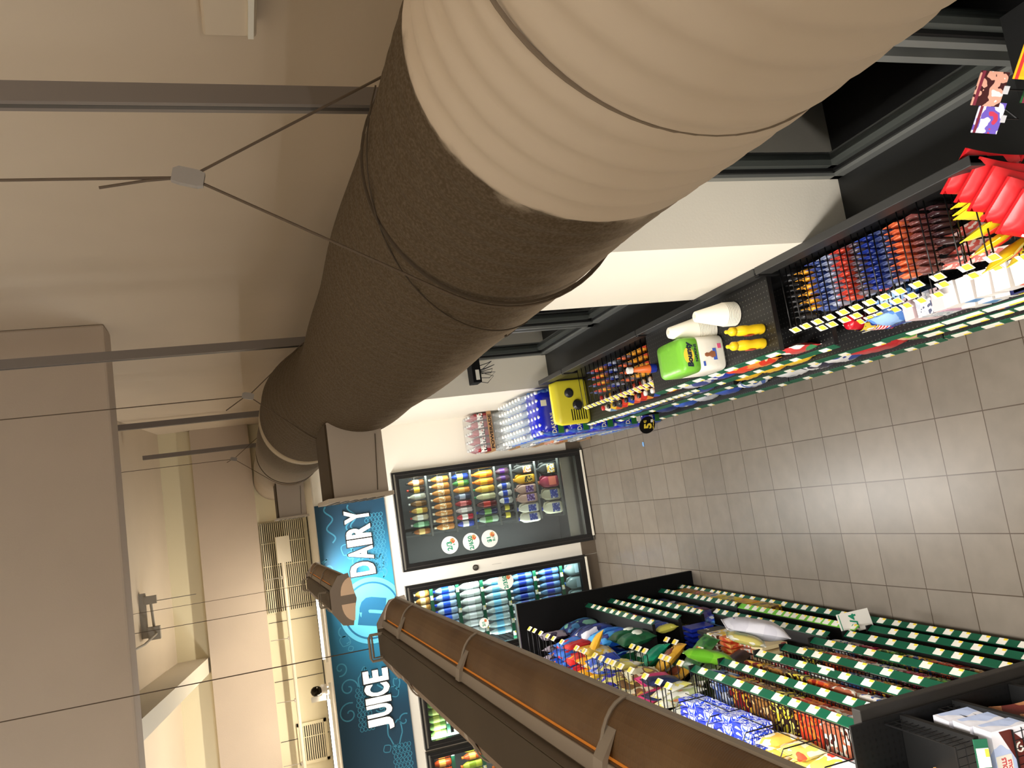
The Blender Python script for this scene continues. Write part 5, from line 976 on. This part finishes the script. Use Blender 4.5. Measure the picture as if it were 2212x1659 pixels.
for i, (u, v, z, rz, t, rl) in enumerate(((-.15, 5.06, .98, 10, -20, 10), (-.22, 4.98, .94, -14, -26, -6))): ig(gchip, u, v, z, 'green chip bag with pale label slipped down beside the dark uprights, %s of two' % ORD[i], 'bag', 'slipped green bags', rz=rz, tilt=t, roll=rl)
# hooks of the island
def ihook(v, z, label, grp, u=-.415, sc=1.22): inst(hook, LG(u, v, z), (0, 0, FR), label, 'hook', grp, (1, sc, 1))
V1 = [6.23, 6.12, 5.98, 5.83, 5.71, 5.55, 5.28, 5.15, 4.98, 4.88, 4.78, 4.71, 4.60, 4.47, 4.29, 4.13, 4.03]
for i, v in enumerate(V1): ihook(v, 1.525, 'island peg hook with yellow and white tag, %s from the far end in the top row' % ORD[i], 'top row hooks of the island')
V2 = [5.0, 4.91, 4.82, 4.60, 4.53, 4.38, 4.24]
for i, v in enumerate(V2): ihook(v, 1.255, 'island peg hook with tag in the second row, %s from the green bags' % ORD[i], 'second row hooks of the island')
for i, v in enumerate((4.98, 4.87, 4.57, 4.43)): ihook(v, 1.015, 'island peg hook with tag in the third row, %s from the green bags' % ORD[i], 'third row hooks of the island')
hb = [(6.16, [(150, 140, 150), (60, 50, 70), (210, 200, 210)], 'silver and plum'), (6.0, [(60, 110, 200), (30, 70, 170), (226, 120, 60)], 'blue'), (5.86, [(70, 130, 220), (216, 50, 60), (40, 90, 190)], 'blue and red'), (5.72, [(226, 60, 60), (190, 40, 44), (60, 110, 210)], 'red'), (5.60, [(226, 70, 60), (240, 190, 50)], 'red and yellow'), (5.46, [(244, 190, 50), (240, 170, 40), (226, 226, 200)], 'golden yellow'), (5.34, [(240, 200, 70), (226, 220, 190), (60, 80, 170)], 'yellow with white label'),
      (5.14, [(50, 80, 200), (90, 130, 220), (226, 226, 240)], 'royal blue'), (4.98, [(70, 60, 190), (226, 220, 120), (60, 90, 200)], 'blue and yellow'), (4.84, [(230, 220, 130), (226, 224, 210), (120, 90, 70)], 'cream yellow'), (4.70, [(120, 90, 60), (240, 220, 130), (90, 66, 50)], 'brown and cream'), (4.56, [(230, 224, 190), (140, 100, 70), (226, 200, 90)], 'cream and brown'), (4.44, [(216, 60, 120), (226, 80, 140)], 'bright pink'), (4.34, [(30, 40, 80), (50, 60, 100)], 'dark navy'), (4.24, [(240, 230, 130), (236, 236, 226), (210, 200, 150)], 'pale yellow'), (4.10, [(226, 226, 214), (170, 180, 130), (196, 120, 80)], 'pale olive')]
k = 0
for i, (v, c, nm) in enumerate(hb):
    for d, u in enumerate((-.13, -.21, -.29, -.37)):
        if (i in (12, 13) and d > 1) or (v > 5.2 and d == 0 and i % 3 == 1): continue
        ig(bagp('candy_bag', .125, .20, .045, c, 14, 140 + i), u, v + random.uniform(-.015, .015), 1.315 - (.05 if v > 5.2 else 0), '%s sweet bag hanging on the top island hooks, %s from the front' % (nm, ORD[d]), 'bag', 'sweet bags on the top island hooks', rz=random.uniform(-14, 14), tilt=random.uniform(-12, 6), roll=random.uniform(-8, 8))
ig(bagp('candy_bag', .13, .20, .045, [(244, 196, 60), (240, 180, 50), (240, 236, 226)], 9, 170), -.02, 5.40, 1.30, 'yellow sweet bag sticking out over the red bags', 'bag', rz=20, tilt=-50)
GOLD = P_bag('chip_bag', .16, .24, .06, pm('gold_bag', [(214, 160, 50), (226, 176, 60), (190, 130, 40)], 6), win=mat('brown_print', (130, 70, 50), .4), seed=7)
ig(GOLD, -.08, 4.86, .98, 'golden bag with brown round picture in front of the green bag', 'bag', rz=8, tilt=-34, roll=10); ig(GOLD, -.20, 4.84, .97, 'second golden bag behind the front golden bag', 'bag', rz=-6, tilt=-30)
for i, (u, v, z, c, nm, rz, t, h) in enumerate(((-.10, 5.03, 1.02, [(20, 130, 100), (24, 150, 110), (60, 90, 60)], 'teal green bag with zigzag edge', 10, -28, .22), (-.02, 4.62, .90, [(36, 90, 40), (60, 120, 50), (160, 60, 40)], 'dark green bag with red print', -5, -40, .24), (-.14, 4.52, .95, [(70, 90, 50), (130, 140, 100), (50, 66, 36)], 'olive green bag', 5, -30, .24), (-.22, 4.44, .93, [(60, 80, 40), (90, 110, 60)], 'second olive green bag', -8, -24, .24), (-.30, 4.50, .92, [(50, 66, 34), (110, 120, 80)], 'third olive green bag', 6, -20, .24),
                                                (-.17, 4.33, 1.20, [(190, 190, 110), (226, 224, 214), (170, 150, 90)], 'pale olive and white bag tilted forward', 14, -46, .26), (-.30, 4.22, 1.16, [(170, 180, 120), (216, 214, 200)], 'white edged olive bag', -6, -34, .26), (-.38, 4.28, 1.14, [(226, 224, 214), (150, 160, 110)], 'white bag with olive window', 5, -30, .26), (-.10, 4.48, .72, [(70, 54, 50), (40, 34, 34)], 'dark brown bag below the olive bags', 5, -20, .22))):
    ig(bagp('chip_bag', .17, h, .06, c, 9, 180 + i), u, v, z, nm + ' on the middle part of the island', 'bag', rz=rz, tilt=t)
PUR = P_bag('chip_bag', .21, .34, .10, pm('violet_bag', [(226, 226, 236), (214, 214, 226), (70, 80, 150)], 4, stretch=(1, 1, 2)), seed=8)
ig(PUR, .03, 4.14, .70, 'large white and violet chip bag leaning out between the candy shelves', 'bag', rz=-4, tilt=14, roll=24)
LIM = P_bag('chip_bag', .17, .27, .07, pm('lime_bag', [(120, 190, 50), (100, 176, 40), (214, 170, 70)], 5), seed=9)
ig(LIM, -.04, 4.10, 1.08, 'lime green bag tilted over the violet chip bag', 'bag', rz=10, tilt=20, roll=30)
ig(bagp('chip_bag', .14, .20, .05, [(226, 226, 210), (200, 190, 110), (160, 180, 120)], 8, 199), .03, 4.03, .92, 'small white and yellow bag beside the third candy shelf', 'bag', rz=0, tilt=20, roll=30)
# packs on hooks at the middle part
MC = [('deep blue', [(20, 40, 150), (40, 70, 190)], 5.12), ('black and white', [(30, 30, 30), (220, 216, 206)], 4.93), ('yellow and white', [(236, 200, 80), (240, 236, 226), (110, 70, 50)], 4.81), ('orange', [(240, 130, 60), (226, 80, 50), (244, 170, 90)], 4.66), ('white and salmon', [(236, 230, 220), (226, 130, 100), (236, 200, 170)], 4.44), ('cream and red', [(240, 220, 170), (210, 80, 60)], 4.32)]
for j, (nm, c, v) in enumerate(MC):
    pr = P_box('hanging_pack', .115, .020, .17, pm('mc%d' % j, c, 18, seed=j))
    for d in range(11): ig(pr, -.06 - d * .033, v, .62, '%s hanging pack on the middle island hooks, %s from the front' % (nm, ORD[d]), 'pack', 'hanging packs on the middle hooks of the island', rz=random.uniform(-5, 5))
# white red packs in small baskets
for j in range(3):
    pr = P_box('candy_pack', .10, .022, .12, pm('wr%d' % j, [(240, 236, 230), (214, 50, 50), (240, 236, 230)] if j != 1 else [(226, 40, 80), (240, 236, 230), (60, 140, 160)], 30, seed=j))
    for d in range(9): ig(pr, -.06 - d * .035, 3.86 - j * .16, .86, 'white and red candy pack, %s from the front in the %s stack of the second shelf' % (ORD[d], ORD[j]), 'pack', 'white and red candy packs', rz=random.uniform(-4, 4), tilt=8)
# top shelf: upright blue and white wafer packs, then cream and yellow packs
WF = pm('wafer_pack', [(30, 60, 220), (240, 244, 255), (40, 80, 230), (236, 240, 255)], 26, stretch=(1, 1, 2.5))
wf = P_box('wafer_pack', .145, .026, .115, WF)
for j, v in enumerate((3.86, 3.70, 3.54, 3.38)):
    for d in range(13): ig(wf, -.115 - d * .0305, v + random.uniform(-.006, .006), 1.417, 'blue and white wafer pack, %s from the front in the %s column' % (ORD[d], ORD[j]), 'pack', 'blue wafer packs on the top shelf', rz=random.uniform(-4, 4), tilt=random.uniform(-6, 4))
for j, v in enumerate((3.18, 3.02, 2.86)):
    c = [[(244, 240, 226), (236, 190, 80), (240, 236, 220)], [(248, 240, 200), (244, 226, 110), (226, 90, 60)], [(240, 226, 90), (248, 244, 226), (226, 70, 50)]][j]
    for d in range(8): ig(bagp('cake_pack', .145, .13, .05, c, 12, 220 + j), -.13 - d * .045, v, 1.418, '%s cake pack, %s from the front in the column' % (['cream', 'pale yellow', 'yellow and red'][j], ORD[d]), 'pack', 'cake packs on the top shelf', rz=random.uniform(-8, 8), tilt=random.uniform(-14, 6))
for d in range(7): ig(P_box('white_pack', .12, .03, .14, C(244, 242, 246)), -.13 - d * .045, 2.72, 1.417, 'plain white pack, %s from the front next to the end panel' % ORD[d], 'pack', 'plain white packs', tilt=-4)
# candy boxes on the wire shelves
cc4 = [[(60, 90, 160), (180, 190, 210), (30, 30, 60)], [(190, 110, 80), (240, 230, 214), (90, 40, 30)], [(150, 30, 30), (226, 90, 50), (80, 16, 20)], [(230, 210, 60), (60, 40, 30), (240, 230, 120)], [(110, 180, 60), (60, 100, 40), (190, 210, 90)], [(120, 20, 26), (230, 180, 60), (60, 12, 14)], [(236, 230, 220), (60, 90, 160), (180, 190, 200)], [(60, 34, 24), (200, 150, 80), (90, 50, 30)], [(214, 70, 40), (236, 130, 50), (160, 40, 26)], [(40, 70, 150), (226, 180, 60), (30, 40, 90)], [(170, 120, 60), (110, 70, 40), (230, 200, 140)], [(190, 40, 90), (120, 30, 40), (240, 190, 200)]]
cn = ['blue and silver', 'tan and white', 'dark red', 'yellow and brown', 'green', 'maroon and gold', 'white and blue', 'brown', 'orange red', 'blue and gold', 'golden brown', 'pink and red']
lv = 0
for z, off, tl in ((1.243, 0, 'second from the top'), (1.023, 5, 'third from the top'), (.858, 9, 'fourth from the top'), (.668, 3, 'fifth from the top'), (.467, 6, 'sixth from the top'), (.302, 1, 'seventh from the top')):
    for i in range(7):
        if z == .858 and i < 3: continue
        c = cc4[(i * 5 + off) % 12]; nm = cn[(i * 5 + off) % 12]; v = 3.88 - i * .172
        r_ = ig(P_box('candy_box', .155, .33, .07, pm('cb%d' % ((i * 5 + off) % 12), c, 22, seed=(i * 5 + off) % 12, kind='noise', rough=.25)), -.19, v, z, '%s candy box, %s from the far end on the shelf %s' % (nm, ORD[i], tl), 'candy box', 'candy boxes on the island shelves')
        for q in range(3):
            bar = MB().sup([(.066, .014, 0), (.070, .016, .012), (.066, .014, .024)], 14, .5).mesh('candy_bar', pm('cb%d' % ((i * 5 + off) % 12), c, 22))
            o = bpy.data.objects.new('candy_bar', bar); col.objects.link(o); o.parent = r_; o.location = (0, -.175 + .034 * q, .071)
# price cards
for (v, z, txt, ds, rx, sz) in ((4.05, .345, '2/4', 'white 2/4 price card standing out from the low island shelf', 0, (.16, .24)),):
    r = empty('price_card', LG(.035, v, z), (0, 0, FR + R(-75))); tag(r, ds, 'card')
    MB().box(-.055, .055, -.001, .001, -.16, .06).obj('card', STK, r, rot=(0, 0, 0)); put(text_mesh(txt, TXG, .085, .05, .001, .03), r, (0, -.002, -.04)); put(MB().box(-.05, .05, -.0018, -.001, .045, .05).mesh('green_line', TXG), r, (0, 0, 0))
r = empty('price_card', LG(-.05, 3.44, .995), (R(-90), 0, FR)); tag(r, 'white price card lying flat under the fourth green price strip', 'card')
MB().box(-.06, .06, -.001, .001, -.08, .02).obj('card', mat('card_dim', (206, 204, 196), .6), r); put(text_mesh('2/3', TXG, .07, .03, .001, .03), r, (0, .002, -.03), (0, 0, 0))
# end cap goods
DON = P_bag('donut_bag', .17, .25, .07, pm('donut_print', [(60, 170, 160), (226, 160, 90), (240, 200, 140), (214, 130, 70)], 14), 'Donuts', mat('ink_magenta', (190, 40, 120), .4), win=mat('orange_seal', (244, 150, 40), .4), seed=12, fit=(.12, .035))
for i, x in enumerate((-.16, -.34, -.52, -.70)):
    for d in range(2):
        p = LG(0, 2.6); inst(DON, (p[0] + x, p[1] - .24 + d * .11, 1.347), (R(-10), 0, YAW + R(random.uniform(-10, 10))), 'teal and orange donut bag, %s from the aisle in the %s row' % (ORD[i], ['front', 'back'][d]), 'bag', 'donut bags on the end cap')
SWM = mat('roll_box_white', (236, 226, 222), .5); SWB = mat('roll_box_brown', (92, 36, 30), .5); SWR = mat('ink_red', (206, 50, 60), .5)
sw = P_box('roll_cake_box', .20, .075, .15, pm('roll_sky', [(190, 206, 240), (236, 236, 244), (214, 220, 246)], 6)); 
swp = [('carton', sw[1][0][1]), ('chocolate_print', MB().prism([(-.095, .005), (.03, .005), (.095, .075), (.095, .12), (-.02, .06), (-.095, .06)], 'y', -.0386, -.0378).mesh('chocolate_print', SWB)), ('cream_swirl', MB().tube([(.03 + .018 * (1 - i / 14) * math.cos(i * .6), -.039, .045 + .018 * (1 - i / 14) * math.sin(i * .6)) for i in range(12)], .003, 5).mesh('cream_swirl', WHITE)), ('title_patch', MB().box(-.095, .02, -.0388, -.0378, .085, .148).mesh('title_patch', WHITE)), ('lettering', moved(text_mesh('SWISS ROLLS', SWR, .10, .018, .001, .02), (-.037, -.0392, .12))), ('lettering', moved(text_mesh('SWISS ROLLS', SWR, .08, .014, .001, .02), (-.037, -.0392, .098))),
       ('top_print', moved(text_mesh('SWISS ROLLS', SWR, .15, .035, .001, .02), (0, -.0755, 0), rx=R(-90)))]
sw = proto('roll_cake_box', swp)
for i, x in enumerate((-.07, -.285, -.50, -.715)):
    for d in range(3):
        p = LG(0, 2.6); q = inst(sw, (p[0] + x + .03, p[1] - .29 + d * .09, 1.102 if d < 3 else 1.2), (R(-4), 0, YAW + R(random.uniform(-4, 4))), 'brown and white chocolate roll box, %s from the aisle, %s from the front' % (ORD[i], ORD[d]), 'box', 'chocolate roll boxes on the end cap')
for i, x in enumerate((-.05, -.26, -.47, -.68)):
    for d in range(2):
        p = LG(0, 2.6); inst(P_bag('cake_bag', .2, .2, .09, pm('brown_cake%d' % (i % 2), [(176, 120, 80), (110, 44, 40), (200, 150, 110)], 9, seed=i % 2), win=mat('red_seal', (226, 60, 40), .4), seed=i), (p[0] + x, p[1] - .26 + d * .13, .822), (R(-8), 0, YAW), 'brown wrapped cake bag, %s from the aisle in the %s row of the third end cap level' % (ORD[i], ['front', 'back'][d]), 'bag', 'brown cake bags on the end cap')
